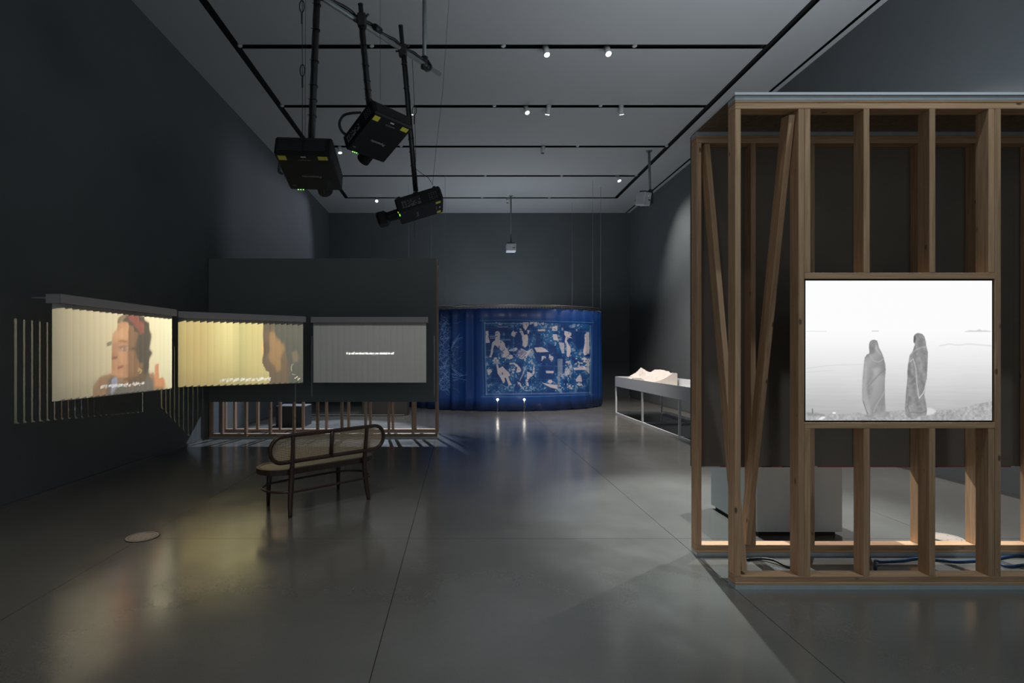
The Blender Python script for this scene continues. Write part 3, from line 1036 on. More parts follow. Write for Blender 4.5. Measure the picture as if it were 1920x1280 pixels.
    shp([(865, 218), (980, 215), (985, 245), (870, 246)], .3)
    # legs of the lower figure
    shp([(245, 760), (262, 725), (285, 800), (340, 770), (365, 800), (430, 860), (455, 905), (425, 930), (445, 990), (480, 1050), (430, 1060), (390, 950), (368, 940), (380, 1000), (350, 1030), (310, 950),
         (265, 880)], .25)
    shp([(440, 720), (520, 715), (580, 760), (625, 830), (600, 862), (540, 860), (560, 790), (500, 740), (440, 745)], .3)
    shp([(800, 775), (822, 800), (822, 870), (790, 915), (745, 950), (720, 1000), (735, 1070), (690, 1060), (680, 980), (705, 930), (705, 850), (740, 860), (785, 880)], .3)
    shp([(470, 790), (540, 770), (530, 850), (500, 880), (470, 850)], .42)
    shp([(560, 1000), (600, 1010), (640, 1080), (570, 1070)], .35)
    shp([(100, 820), (160, 815), (180, 850), (140, 905), (120, 900)], .35)
    # right half
    shp([(1080, 160), (1160, 165), (1160, 240), (1080, 240)], .36)
    shp([(1085, 290), (1150, 290), (1175, 390), (1100, 380)], .34)
    shp([(1185, 415), (1262, 418), (1262, 580), (1230, 575), (1200, 480)], .2, .8)
    shp([(1265, 240), (1310, 250), (1375, 270), (1375, 310), (1340, 320), (1395, 350), (1340, 345), (1300, 380), (1330, 440), (1362, 500), (1365, 560), (1330, 640), (1300, 620), (1300, 470), (1270, 400),
         (1285, 320), (1262, 300)], .3)
    shp([(1565, 300), (1600, 255), (1640, 262), (1645, 580), (1560, 610), (1545, 560), (1565, 420)], .3)
    shp([(1420, 640), (1480, 610), (1500, 660), (1560, 640), (1640, 650), (1645, 780), (1560, 800), (1440, 780), (1420, 700)], .48)
    shp([(1400, 790), (1645, 785), (1645, 890), (1570, 825), (1410, 828)], .3)
    shp([(1290, 690), (1360, 690), (1390, 790), (1400, 880), (1290, 910), (1270, 850)], .42, .8)
    shp([(1160, 660), (1240, 660), (1240, 880), (1200, 880), (1200, 1050), (1162, 1050)], .26, .8, (130, 140, 165))
    shp([(1040, 590), (1090, 585), (1100, 650), (1070, 705), (1032, 660)], .3)
    shp([(925, 620), (985, 615), (1010, 690), (920, 690)], .38)
    shp([(990, 838), (1100, 840), (1100, 875), (995, 876)], .26)
    shp([(1030, 975), (1075, 975), (1085, 1010), (1050, 1035), (1015, 1010)], .25)
    shp([(925, 1018), (1060, 1040), (1160, 1050), (1160, 1112), (1080, 1098), (1000, 1060)], .25)
    shp([(1430, 970), (1470, 920), (1500, 895), (1525, 930), (1535, 1005), (1445, 1005)], .25)
    shp([(1270, 1000), (1400, 1050), (1390, 1120), (1320, 1110)], .46)
    shp([(1440, 1020), (1520, 1010), (1545, 1075), (1500, 1070), (1450, 1050)], .4)
    shp([(1220, 195), (1250, 190), (1252, 235), (1230, 235)], .3, .6)
    shp([(1430, 210), (1460, 208), (1462, 245), (1438, 248)], .3, .6)
    shp([(610, 130), (590, 260), (615, 265), (640, 180), (640, 120)], .42)
    shp([(860, 110), (980, 110), (1010, 140), (900, 160)], .42, .8)
    shp([(190, 645), (300, 640), (310, 700), (200, 690)], .45)
    # speckle
    sp = np.clip((nf - .72) * 12, 0, 1) * m
    cv.put(sp, (90, 140, 190), .5)
    # thin rules and frame lines
    lc = (120, 160, 205)
    zline([(0, 85), (500, 78), (1710, 118)], 5, lc, .55)
    zline([(20, 1228), (800, 1225), (1720, 1195)], 5, lc, .5)
    zline([(38, 25), (40, 600), (55, 1230)], 4, lc, .4)
    zline([(1690, 60), (1685, 700), (1675, 1225)], 5, (100, 120, 160), .5)
    zline([(69, 108), (82, 600), (97, 1195)], 10, (150, 180, 205), .5)
    zline([(1655, 165), (1668, 500), (1655, 1180)], 10, (130, 155, 185), .5)
    zline([(97, 1190), (500, 1185), (1000, 1180), (1655, 1165)], 12, (140, 150, 195), .5)
    zline([(80, 128), (440, 130), (640, 125), (1000, 135)], 6, (150, 175, 205), .6)
    for y in (190, 300, 540, 700, 760, 950, 1020): zline([(90, y), (500, y + 3)], 3, lc, .35)
    for y in (240, 765, 965): zline([(780, y), (1650, y + 6)], 3, lc, .35)
    zline([(500, 110), (505, 600)], 5, lc, .5); zline([(500, 620), (500, 1190)], 3, lc, .35)
    zline([(770, 600), (775, 1180)], 4, lc, .4)
    zline([(1298, 240), (1300, 700)], 4, lc, .5)
    zline([(300, 365), (455, 370)], 6, lc, .7); zline([(300, 380), (455, 385)], 4, lc, .7)
    zline([(150, 322), (225, 322)], 8, cream, .7); zline([(150, 350), (225, 350)], 6, cream, .7)
    for cx, cy, r_ in ((360, 290, 28), (675, 815, 40)):
        for q in range(4): zline([(cx - r_ * math.cos(q * PI / 4), cy - r_ * math.sin(q * PI / 4)), (cx + r_ * math.cos(q * PI / 4), cy + r_ * math.sin(q * PI / 4))], 3, lc, .7)
    zline([(680, 780), (640, 900), (600, 980)], 8, cream, .7)
    draw_text(cv, 'Causerettu', 900 + 258 / 8, 900 + 415 / 8, 590 + 187 / 8, 4.2, (165, 175, 200), 0, .02)
    a = cv.a
    # unroll: column = angle round the ring, row = height
    th0, th1 = -1.15, PI / 2
    out = np.zeros((H_, W_, 3), np.float32) + np.array((5, 52, 112), np.float32) / 255
    for i in range(W_):
        th = th0 + (i + .5) / W_ * (th1 - th0)
        x, y = curtain_xy(th)
        px = CX + x / y * F
        zz = CBOT + (np.arange(H_) + .5) / H_ * (CTOP - CBOT)
        pyv = CY - (zz - EYE) / y * F
        ii = int((px - 800) * 4)
        jj = ((pyv - 560) * 4).astype(int)
        if 0 <= ii < 1360:
            ok = (jj >= 0) & (jj < 880)
            out[ok, i] = a[jj[ok], ii]
    return out, th0, th1


art, th0, th1 = curtain_art(1600, 900)
cur_mat = picture_mat('printed_cloth', image('curtain_print', art), rough=.55)
cur_mat.node_tree.nodes['Principled BSDF'].inputs['Coat Weight'].default_value = .15
cur_mat.node_tree.nodes['Principled BSDF'].inputs['Coat Roughness'].default_value = .25
M['curtain_plain'] = mat('blue_cloth', lin((5, 52, 112)), .6)

ring = thing('ring_curtain', (CC.x, CC.y, 0), label='blue printed curtain hung in a ring, large pale figures on its front', cat='curtain')
bm = bmesh.new()
uvl = bm.loops.layers.uv.new('UVMap')
NC, NR = 900, 8
cols = []
for i in range(NC):
    th = -PI + (i / NC) * 2 * PI
    col = []
    for j in range(NR + 1):
        t = j / NR
        off = fold(th) * (1 - .35 * t) + .012 * math.sin(th * 17) * (1 - t)
        x, y = curtain_xy(th, off)
        z = CBOT + t * (CTOP - CBOT) + (0.012 * math.sin(th * 31) if j == 0 else 0)
        col.append(bm.verts.new((x - CC.x, y - CC.y, z)))
    cols.append((th, col))
for i in range(NC):
    (ta, A), (tb2, B) = cols[i], cols[(i + 1) % NC]
    if i == NC - 1: tb2 = PI
    for j in range(NR):
        f_ = bm.faces.new((A[j], B[j], B[j + 1], A[j + 1]))
        f_.smooth = True
        mid = (ta + tb2) / 2
        f_.material_index = 0 if th0 <= mid <= th1 else 1
        for l, (tt, jj) in zip(f_.loops, ((ta, j), (tb2, j), (tb2, j + 1), (ta, j + 1))):
            l[uvl].uv = ((tt - th0) / (th1 - th0), jj / NR)
me = bpy.data.meshes.new('cloth')
bm.to_mesh(me); bm.free()
me.materials.append(cur_mat); me.materials.append(M['curtain_plain'])
cl = link('cloth', me, None, ring)
cl.modifiers.new('thick', 'SOLIDIFY').thickness = .004
tube('curtain_rail', [(CA * math.sin(k * 2 * PI / 96), -CB * math.cos(k * 2 * PI / 96), 2.745) for k in range(96)], .017, M['steel'], ring, 8, True)
tube('curtain_rail', [((CA + .0) * math.sin(k * 2 * PI / 96), -CB * math.cos(k * 2 * PI / 96), 2.705) for k in range(96)], .010, M['steel'], ring, 6, True)
bm = bmesh.new(); bm_box(bm, -.007, .007, -.004, .004, 0, .05, 0); hook_me = bm_mesh(bm, 'hook')
for k in range(110):
    th = -1.5 + k / 110 * 3.1
    x, y = curtain_xy(th)
    link('hook', hook_me, M['steel'], ring, (x - CC.x, y - CC.y, 2.655), (0, 0, th))
for th in (1.35, 1.0, -.6, -1.2, 2.2, -2.3, 1.45):
    x, y = curtain_xy(th)
    cyl('hanging_wire', (x - CC.x, y - CC.y, 2.75), (x - CC.x, y - CC.y, ZC), .004, M['wire'], ring, seg=6)

# glowing balls on posts, added to imitate bright sparkles at the curtain foot
for px, py, e, lab in ((933, 758, 16, 'added glowing ball imitating a sparkle at the curtain foot, left one of the pair'), (983, 758, 12, 'added glowing ball imitating a sparkle at the curtain foot, right one of the pair')):
    a = fp(px, 773)
    t = thing('added_sparkle', (a[0], a[1], 0), label=lab, cat='imitated sparkle', group='added sparkles before the blue curtain')
    cyl('foot', (0, 0, 0), (0, 0, .012), .04, M['steel'], t)
    cyl('post', (0, 0, .012), (0, 0, .30), .006, M['steel'], t, seg=8)
    bm = bmesh.new()
    bmesh.ops.create_icosphere(bm, subdivisions=2, radius=.028)
    bmesh.ops.translate(bm, verts=bm.verts, vec=(0, 0, .325))
    link('sparkle_ball', bm_mesh(bm, 'sparkle_ball', True), mat('sparkle_ball', (1, 1, 1), emit=(1, .93, .78), emit_s=e), t)

# ================================================================== BLINDS AND PROJECTORS
HB = 1.0      # slat length
ZB0 = 1.01    # lower edge


def blind(xa, ya, xb, yb, n, tilt, label, left_ext=0, s_w=.112, rail_h=.088, arms=()):
    """vertical blind from a to b (as seen, left to right)"""
    A, B = Vector((xa, ya, 0)), Vector((xb, yb, 0))
    d = (B - A)
    Ln = d.length
    ang = math.atan2(d.y, d.x)
    t = thing('vertical_blind', (xa, ya, ZB0), (0, 0, ang), label=label, cat='blind', group='hanging vertical blinds used as projection screens')
    sp = Ln / n
    bm = bmesh.new()
    seg = 6
    cols = []
    for i in range(seg + 1):
        u = (i / seg - .5) * s_w
        c = .0025 * (1 - (2 * i / seg - 1) ** 2)
        cols.append([bm.verts.new((u, -c, z)) for z in (0, HB)])
    for i in range(seg):
        f_ = bm.faces.new((cols[i][0], cols[i + 1][0], cols[i + 1][1], cols[i][1])); f_.smooth = True
    me = bpy.data.meshes.new('slat'); bm.to_mesh(me); bm.free()
    for k in range(n):
        link('slat', me, M['slat'], t, ((k + .5) * sp, 0, 0), (0, 0, -tilt))
    # fascia with a short return at both ends
    z0 = HB - .003
    bm = bmesh.new()
    bm_box(bm, -.02 - left_ext, Ln + .03, -.085, -.073, z0, z0 + rail_h, .002)
    link('headrail', bm_mesh(bm, 'headrail'), M['headrail'], t)
    box('headrail_channel', -.015, Ln + .025, -.022, .022, z0 + .012, z0 + .05, M['headrail'], t)
    for x in (-.02 - left_ext, Ln + .022):
        box('end_cap', x, x + .008, -.0725, .08, z0, z0 + rail_h - .001, M['headrail'], t)
    box('top_cover', -.02 - left_ext, Ln + .03, -.0725, .085, z0 + rail_h, z0 + rail_h + .006, M['headrail'], t)
    ax = math.atan2(d.y, d.x)
    for (u, ex_, ey_) in arms:
        p = A + d.normalized() * u
        v = Vector((ex_, ey_, 0)) - p
        lx = v.x * math.cos(ax) + v.y * math.sin(ax); ly = -v.x * math.sin(ax) + v.y * math.cos(ax)
        tube('wall_arm', [(u, .03, z0 + .065), (u + lx, ly, z0 + .065)], .008, M['headrail'], t, 6)
    return t, A, d.normalized(), Ln


B1 = (-4.11, 5.42, -3.96, 7.30)
B2 = (-4.045, 7.69, -2.58, 8.77)
B3 = (-2.43, 8.89, -.551, 8.89)
T15 = math.radians(30)
b1 = blind(*B1, 20, T15, 'leftmost hanging vertical blind, showing a projected head with glasses', arms=((.1, XL, 5.5), (1.8, XL, 7.2)))
b2 = blind(*B2, 20, T15, 'middle hanging vertical blind, showing a projected dark profile on yellow', arms=((.1, XL, 7.9), (1.6, -2.7, 9.36)))
b3 = blind(*B3, 19, math.radians(3), 'rightmost hanging vertical blind, plain grey with one white line of text', s_w=.102, arms=((.2, -2.2, 9.36), (1.6, -.9, 9.36)))


def on_blind(B, px, py):
    """pixel -> (0..1 along the blind, 0..1 up its height)"""
    xa, ya, xb, yb = B
    k = (px - CX) / F
    # (xa + s dx) = k (ya + s dy)
    s = (k * ya - xa) / ((xb - xa) - k * (yb - ya))
    y = ya + s * (yb - ya)
    z = EYE - (py - CY) * y / F
    return s, (z - ZB0) / HB


def blind_canvas(B, wd, h, bg):
    cv = Canvas(0, 1, 1, 0, wd, h, bg)       # x along, y up: row 0 is the top
    return cv


def picture_one():
    """older person with glasses, head turned left, one finger raised at the right"""
    cv = blind_canvas(B1, 960, 510, (214, 198, 160))
    # tracing frame: zoom of the photograph, 6.4 times, origin (90, 560)
    Q = lambda pts: [on_blind(B1, 90 + x / 6.4, 560 + y / 6.4) for x, y in pts]
    g = np.interp(cv.X, [0, .08, .3, .6, 1], [.78, .88, .97, 1.02, 1.05]) * np.interp(cv.Y, [0, .25, 1], [.86, .98, 1.02])
    cv.a *= g[..., None]
    cv.put(np.clip((cv.X - .6) / .4, 0, 1), (226, 222, 184), .7)
    # shoulders
    cv.poly(Q([(500, 1250), (540, 1060), (575, 975), (650, 930), (760, 905), (900, 940), (1180, 890), (1240, 900), (1380, 1000), (1420, 1250)]), (150, 112, 78), 7, .85)
    cv.poly(Q([(690, 1250), (710, 980), (760, 930), (830, 1010), (1000, 1080), (1180, 900), (1240, 980), (1250, 1250)]), (100, 98, 92), 4, .8)
    cv.poly(Q([(725, 1150), (735, 990), (790, 945), (845, 1010), (800, 1080), (760, 1160)]), (162, 160, 178), 4, .9)
    # neck and head
    cv.poly(Q([(940, 760), (1150, 740), (1180, 900), (1150, 1030), (980, 1060), (900, 960)]), (108, 86, 62), 6)
    face = [(815, 330), (850, 285), (950, 250), (1080, 300), (1150, 480), (1140, 760), (1050, 930), (960, 960), (860, 955), (800, 945), (762, 900), (752, 830), (755, 760), (760, 690), (752, 640), (762, 560),
            (770, 440), (795, 380)]
    cv.poly(Q(face), (190, 142, 104), 5)
    cv.poly(Q([(985, 300), (1140, 330), (1160, 800), (1040, 960), (935, 980), (930, 640), (940, 400)]), (128, 96, 66), 8, .85)
    # hair: dark cap with a reddish front
    cv.poly(Q([(820, 300), (850, 220), (930, 180), (1050, 175), (1140, 230), (1200, 320), (1230, 440), (1215, 600), (1235, 660), (1200, 760), (1180, 900), (1130, 910), (1120, 780), (1060, 760), (1040, 600),
               (1060, 420), (990, 330), (900, 270)]), (84, 74, 58), 5)
    cv.poly(Q([(920, 205), (1040, 190), (1130, 300), (1150, 420), (1090, 430), (1030, 330), (960, 260)]), (150, 84, 70), 6, .8)
    cv.poly(Q([(830, 270), (880, 200), (930, 190), (915, 240), (850, 290)]), (170, 140, 104), 4, .7)
    # eye, glasses, nose, mouth
    cv.poly(Q([(790, 400), (925, 330), (935, 500), (780, 500)]), (212, 164, 120), 7, .7)
    cv.poly(Q([(840, 640), (930, 660), (930, 800), (850, 780)]), (206, 152, 112), 7, .7)
    cv.poly(Q([(930, 620), (1010, 640), (1030, 900), (940, 930)]), (150, 112, 80), 8, .7)
    cv.poly(Q([(700, 530), (735, 518), (765, 535), (762, 552), (700, 578)]), (126, 118, 92), 1, .8)
    cv.poly(Q([(775, 545), (800, 540), (815, 600), (790, 640), (768, 610)]), (176, 128, 98), 4, .8)
    cv.poly(Q([(845, 505), (900, 498), (930, 512), (925, 530), (850, 530)]), (140, 96, 68), 4, .7)
    cv.poly(Q([(835, 575), (925, 562), (928, 628), (860, 640)]), (150, 120, 98), 3, .8)
    cv.poly(Q([(860, 590), (905, 584), (905, 606), (862, 610)]), (92, 74, 66), 2, .8)
    cv.blob(*on_blind(B1, 90 + 880 / 6.4, 560 + 612 / 6.4), .012, .02, (214, 204, 190), .8, .8)
    cv.line(Q([(820, 600), (835, 650), (900, 655), (930, 640), (930, 560)]), .0022, (206, 184, 158), .6)
    cv.line(Q([(925, 575), (1000, 615), (1050, 600)]), .003, (88, 74, 58), .6)
    cv.poly(Q([(990, 585), (1040, 590), (1035, 625), (985, 625)]), (84, 72, 58), 3, .7)
    cv.poly(Q([(768, 640), (790, 640), (825, 715), (815, 735), (768, 735), (755, 700)]), (176, 124, 90), 4, .8)
    cv.poly(Q([(768, 700), (812, 708), (820, 730), (770, 728)]), (124, 84, 60), 3, .8)
    cv.poly(Q([(812, 826), (870, 808), (905, 818), (870, 842), (818, 848)]), (152, 88, 70), 3, .75)
    cv.poly(Q([(765, 880), (830, 870), (900, 880), (860, 940), (800, 945)]), (208, 150, 112), 5, .6)
    # ear ring
    cv.line(Q([(1090, 830), (1110, 870), (1100, 900), (1060, 880), (1075, 840), (1090, 830)]), .004, (200, 180, 120), .8)
    # raised finger and hand
    cv.poly(Q([(1280, 800), (1295, 790), (1325, 800), (1330, 960), (1385, 950), (1400, 1060), (1280, 1060), (1275, 950)]), (206, 142, 98), 3)
    draw_text(cv, 'is to tell me about the story you decided to tell', on_blind(B1, 183, 735)[0], on_blind(B1, 269, 725)[0], .085, -.062, (255, 255, 250), .3, .02)
    cv.a = cv.a
    return cv.a


def picture_two():
    """dark profile facing left before a yellow ground"""
    cv = blind_canvas(B2, 960, 510, (205, 190, 128))
    Q = lambda pts: [on_blind(B2, 460 + x / 9.14, 590 + y / 9.14) for x, y in pts]
    cv.put(np.clip(1 - np.abs(cv.X - .12) / .35, 0, 1), (222, 190, 120), .6)
    cv.put(np.clip(1 - np.abs(cv.X - .36) / .18, 0, 1) * np.clip(cv.Y * 1.4, 0, 1), (240, 226, 160), .8)
    cv.put(np.clip(1 - np.abs(cv.X - .47) / .06, 0, 1), (178, 172, 112), .5)
    cv.a *= np.interp(cv.Y, [0, .3, 1], [.93, 1, 1])[..., None]
    # head
    head = [(290, 80), (300, 210), (290, 380), (300, 470), (318, 560), (318, 640), (300, 710), (282, 760), (282, 850), (330, 880), (350, 960), (400, 1000), (410, 1100), (430, 1300), (1100, 1300), (1100, 60)]
    cv.poly(Q(head), (110, 92, 70), 2)
    cv.poly(Q([(480, 60), (500, 300), (560, 420), (660, 470), (680, 620), (740, 800), (740, 1300), (1100, 1300), (1100, 60)]), (86, 84, 72), 6)
    cv.poly(Q([(420, 300), (480, 290), (560, 440), (660, 520), (660, 620), (600, 760), (620, 900), (560, 1000), (500, 900), (430, 820), (380, 720), (400, 560)]), (160, 126, 82), 9, .85)
    cv.poly(Q([(310, 480), (380, 470), (430, 560), (400, 680), (320, 700)]), (90, 74, 58), 7, .6)
    cv.poly(Q([(330, 90), (430, 90), (470, 230), (340, 330)]), (86, 76, 66), 8, .6)
    cv.poly(Q([(780, 640), (860, 620), (930, 720), (900, 830), (820, 820)]), (120, 106, 84), 6, .8)
    cv.line([on_blind(B2, 460 + (880 - 100 * math.sin(t)) / 9.14, 590 + (930 - 110 * math.cos(t)) / 9.14) for t in np.linspace(.6, 2.9, 14)], .004, (166, 158, 132), .9)
    cv.line(Q([(850, 1095), (900, 1072)]), .006, (235, 230, 200)); cv.line(Q([(900, 1110), (930, 1090)]), .006, (235, 230, 200))
    cv.poly(Q([(270, 510), (300, 500), (318, 600), (300, 690), (275, 690)]), (236, 186, 120), 2, .8)
    draw_text(cv, 'is to tell me about the story you decided to tell', on_blind(B2, 411, 715)[0], on_blind(B2, 508, 715)[0], .060, -.072, (255, 255, 250), .3, .03)
    return cv.a


def picture_three():
    cv = blind_canvas(B3, 900, 480, (62, 62, 62))
    cv.a *= np.interp(cv.X, [0, 1], [.93, 1.04])[..., None]
    glow = Canvas(0, 1, 1, 0, 900, 480, (0, 0, 0))
    draw_text(glow, 'is to tell me about the story you decided to tell', on_blind(B3, 649, 664)[0], on_blind(B3, 739, 664)[0], on_blind(B3, 700, 664)[1], -.052, (255, 255, 255), .35, .025)
    cv.a = np.clip(cv.a + blur(glow.a, 5) * .28 + glow.a, 0, 1)
    return cv.a


def fit_rot(a):
    return Matrix(a).to_euler()


def projector_light(pos, B, pic, power, name, K=1.0, res=(1600, 900), parent=None, black=.0):
    """the projector's beam: a spot whose light is filtered by the picture, keystoned onto the blind plane"""
    xa, ya, xb, yb = B
    A = Vector((xa, ya, ZB0)); U = Vector((xb - xa, yb - ya, 0)); V = Vector((0, 0, HB))
    ctr = A + U * .5 + V * .5
    d = (ctr - pos).normalized()
    q = d.to_track_quat('-Z', 'Y')
    R = np.array(q.to_matrix())
    # half extents in the light's frame
    cs = []
    for s in (0, 1):
        for t in (0, 1):
            v = R.T @ np.array(A + U * s + V * t - pos)
            cs.append((v[0] / -v[2], v[1] / -v[2]))
    ex = max(abs(c[0]) for c in cs) * 1.04
    ey = max(abs(c[1]) for c in cs) * 1.04
    Wd, Hd = res
    gx, gy = np.meshgrid((np.arange(Wd) + .5) / Wd * 2 - 1, (np.arange(Hd) + .5) / Hd * 2 - 1)
    dirs = np.stack([gx * ex, gy * ey, -np.ones_like(gx)], -1) @ R.T
    nrm = np.array(U.cross(V))
    p0 = np.array(pos)
    tt = ((np.array(A) - p0) @ nrm) / (dirs @ nrm)
    hit = p0 + dirs * tt[..., None] - np.array(A)
    Un, Vn = np.array(U), np.array(V)
    s = hit @ Un / (Un @ Un); t = hit @ Vn / (Vn @ Vn)
    h, wd = pic.shape[:2]
    ok = (s > -.01) & (s < 1.01) & (t > 0) & (t < .95)
    out = np.full((Hd, Wd, 3), black, np.float32)
    ii = np.clip((s * wd).astype(int), 0, wd - 1); jj = np.clip(((1 - t) * h).astype(int), 0, h - 1)
    out[ok] = pic[jj[ok], ii[ok]]
    im = image(name + '_slide', out)
    L = bpy.data.lights.new(name, 'SPOT')
    L.energy = power
    L.shadow_soft_size = .004
    L.spot_size = 2 * math.atan(math.hypot(ex, ey)) * 1.03
    L.spot_blend = 0
    L.use_nodes = True
    nt = L.node_tree
    N, K_ = nt.nodes, nt.links
    em = N.get('Emission') or N.new('ShaderNodeEmission')
    tc = N.new('ShaderNodeTexCoord')
    sep = N.new('ShaderNodeSeparateXYZ'); K_.new(tc.outputs['Normal'], sep.inputs[0])
    az = N.new('ShaderNodeMath'); az.operation = 'ABSOLUTE'; K_.new(sep.outputs[2], az.inputs[0])
    cmb = N.new('ShaderNodeCombineXYZ')
    for i, e in ((0, ex), (1, ey)):
        dv = N.new('ShaderNodeMath'); dv.operation = 'DIVIDE'; K_.new(sep.outputs[i], dv.inputs[0]); K_.new(az.outputs[0], dv.inputs[1])
        ma = N.new('ShaderNodeMath'); ma.operation = 'MULTIPLY_ADD'; ma.inputs[1].default_value = .5 / e * SGN[i]; ma.inputs[2].default_value = .5
        K_.new(dv.outputs[0], ma.inputs[0]); K_.new(ma.outputs[0], cmb.inputs[i])
    ti = N.new('ShaderNodeTexImage'); ti.image = im; ti.extension = 'CLIP'
    K_.new(cmb.outputs[0], ti.inputs[0]); K_.new(ti.outputs['Color'], em.inputs['Color'])
    em.inputs['Strength'].default_value = 1
    o = bpy.data.objects.new(name, L)
    o.location = pos
    o.rotation_euler = q.to_euler()
    COL.objects.link(o)
    return o


SGN = (1, 1)
PW, PD, PH = .498, .56, .175


def lettering(body, size, m, parent, loc, R, name='lettering', bold=.02):
    co, tr, me = text_tris(body, 0, bold)
    cx = co[:, 0].max() / 2
    for v in me.vertices:
        v.co = ((v.co.x - cx) * size, v.co.y * size, 0)
    me.materials.clear()
    me.materials.append(m)
    o = bpy.data.objects.new(name, me)
    o.parent = parent
    o.matrix_local = Matrix.Translation(loc) @ R
    COL.objects.link(o)
    return o


def projector(T, R, label, lens_long=False):
    """body hung upside down: x right and y forward seen from behind, its lid faces down (-z)"""
    t = thing('black_projector', T, fit_rot(R), label=label, cat='projector', group='black projectors hung from the pipe')
    hw, hd, hz = PW / 2, PD / 2, PH / 2
    bm = bmesh.new()
    bm_box(bm, -hw, hw, -hd, hd, -hz, hz, .016)
    link('body', bm_mesh(bm, 'body'), M['black'], t)
    # rear grille in a raised rim
    bm = bmesh.new()
    bm_box(bm, -hw + .035, -.012, -hd - .004, -hd + .01, -hz + .025, hz - .022)
    bm_box(bm, .012, hw - .05, -hd - .004, -hd + .01, -hz + .025, hz - .022)
    link('rear_grille', bm_mesh(bm, 'rear_grille'), M['black2'], t)
    bm = bmesh.new(); bm_box(bm, -hw + .035, hw - .05, -hd - .008, -hd - .0045, -.002, .002); lv = bm_mesh(bm, 'louvre')
    for k in range(8):
        link('louvre', lv, M['pole'], t, (0, 0, -hz + .034 + k * .0145))
    # connector field on the left flank
    bm = bmesh.new()
    bm_box(bm, -hw - .003, -hw + .002, -.02, .22, -hz + .03, hz - .05)
    cp = link('connector_panel', bm_mesh(bm, 'connector_panel'), M['black2'], t)
    bm = bmesh.new()
    g = random.Random(3)
    for r_ in range(5):
        for c_ in range(13):
            if g.random() < (.85 if r_ < 2 else .5):
                y = -.015 + c_ * .0175; z = -hz + .034 + r_ * .016
                bm_box(bm, -hw - .008, -hw - .003, y, y + g.choice([.005, .008, .012]), z, z + g.choice([.004, .007]))
    link('socket', bm_mesh(bm, 'socket'), M['dimlabel'], cp)
    bm = bmesh.new()
    for r_ in range(4):
        for c_ in range(4):
            bm_box(bm, -hw - .004, -hw - .001, -.22 + c_ * .028, -.212 + c_ * .028, -hz + .04 + r_ * .024, -hz + .044 + r_ * .024)
    link('speaker_slot', bm_mesh(bm, 'speaker_slot'), M['dimlabel'], t)
    # lens
    if lens_long:
        bm = bmesh.new()
        bm_cyl(bm, (.06, hd - .01, 0), (.06, hd + .16, 0), .065, .058, 24)
        bm_box(bm, .06 - .10, .06 + .09, hd + .13, hd + .27, -.09, .07, .03)
        ln = link('lens', bm_mesh(bm, 'lens'), M['black'], t)
        box('lens_glass', .0, .11, hd + .20, hd + .26, .071, .076, M['lens'], ln)
    else:
        bm = bmesh.new()
        bm_cyl(bm, (.06, hd - .01, -.015), (.06, hd + .11, -.015), .070, .074, 28)
        ln = link('lens', bm_mesh(bm, 'lens', False), M['black'], t)
        bm = bmesh.new(); bm_cyl(bm, (.06, hd + .111, -.015), (.06, hd + .114, -.015), .056, seg=28)
        link('lens_glass', bm_mesh(bm, 'lens_glass'), M['lens'], ln)
    for x in (-hw + .05, hw - .05):
        for y in (-hd + .06, hd - .06):
            cyl('adjustable_foot', (x, y, hz), (x, y, hz + .02), .018, M['black'], t, seg=12)
    # stickers and lettering on the lid, which looks down
    z = -hz - .001
    box('yellow_sticker', -hw + .025, -hw + .095, -hd + .035, -hd + .095, z - .0006, z, M['yellow'], t)
    st = box('yellow_sticker', hw - .125, hw - .065, -hd + .035, -hd + .085, z - .0006, z, M['yellow'], t)
    box('yellow_sticker', hw - .062, hw - .040, -hd + .035, -hd + .085, z - .0006, z, M['yellow'], t)
    box('white_label', -.025, .020, -hd + .040, -hd + .055, z - .0006, z, M['whitelabel'], t)
    Rd = Matrix.Rotation(PI, 4, 'Y')      # seen from below; reads upright when the projector stands on its feet
    Rd = Matrix(((-1, 0, 0, 0), (0, 1, 0, 0), (0, 0, -1, 0), (0, 0, 0, 1)))
    lettering('Panasonic', .045, M['dimlabel'], t, (0.01, .04, z - .001), Matrix(((-1, 0, 0, 0), (0, 1, 0, 0), (0, 0, -1, 0), (0, 0, 0, 1))))
    lettering('LASER PROJECTOR', .014, M['dimlabel'], t, (0, -hd + .085, z - .001), Rd)
    lettering('ON', .022, M['dimlabel'], t, (-hw + .06, hd - .085, z - .001), Rd)
    for k in range(3):
        box('status_light', -hw + .075 + k * .024, -hw + .084 + k * .024, hd - .018, hd - .006, z - .003, z + .016, M['green_led'], t)
    # yoke under the pole
    box('mount_plate', -.11, .11, -.10, .10, hz + .021, hz + .033, M['pole'], t)
    cyl('mount_ball', (0, 0, hz + .033), (0, 0, hz + .085), .035, M['pole'], t)
    return t


P1R = [[0.9993, -0.036, 0.0059], [0.0329, 0.959, 0.2814], [-0.0158, -0.281, 0.9596]]
P2R = [[0.7055, -0.6478, -0.2874], [0.7078, 0.6231, 0.3328], [-0.0365, -0.4382, 0.8981]]
P3R = [[-0.0306, -0.952, -0.3047], [0.9983, -0.0445, 0.0389], [-0.0505, -0.303, 0.9517]]
P1T, P2T, P3T = (-1.377, 4.935, 3.242), (-.86, 5.637, 3.828), (-.488, 6.57, 3.315)
pr1 = projector(P1T, P1R, 'black projector at the left, hung lowest to the left and facing away')
pr2 = projector(P2T, P2R, 'black projector in the middle, hung highest and turned diagonally')
pr3 = projector(P3T, P3R, 'black projector at the right, seen side-on with a long lens', lens_long=True)
box('status_light', -PW / 2 - .006, -PW / 2 + .004, PD / 2 - .004, PD / 2 + .004, -PH / 2 - .004, -PH / 2 + .012, M['yellow_led'], pr3)


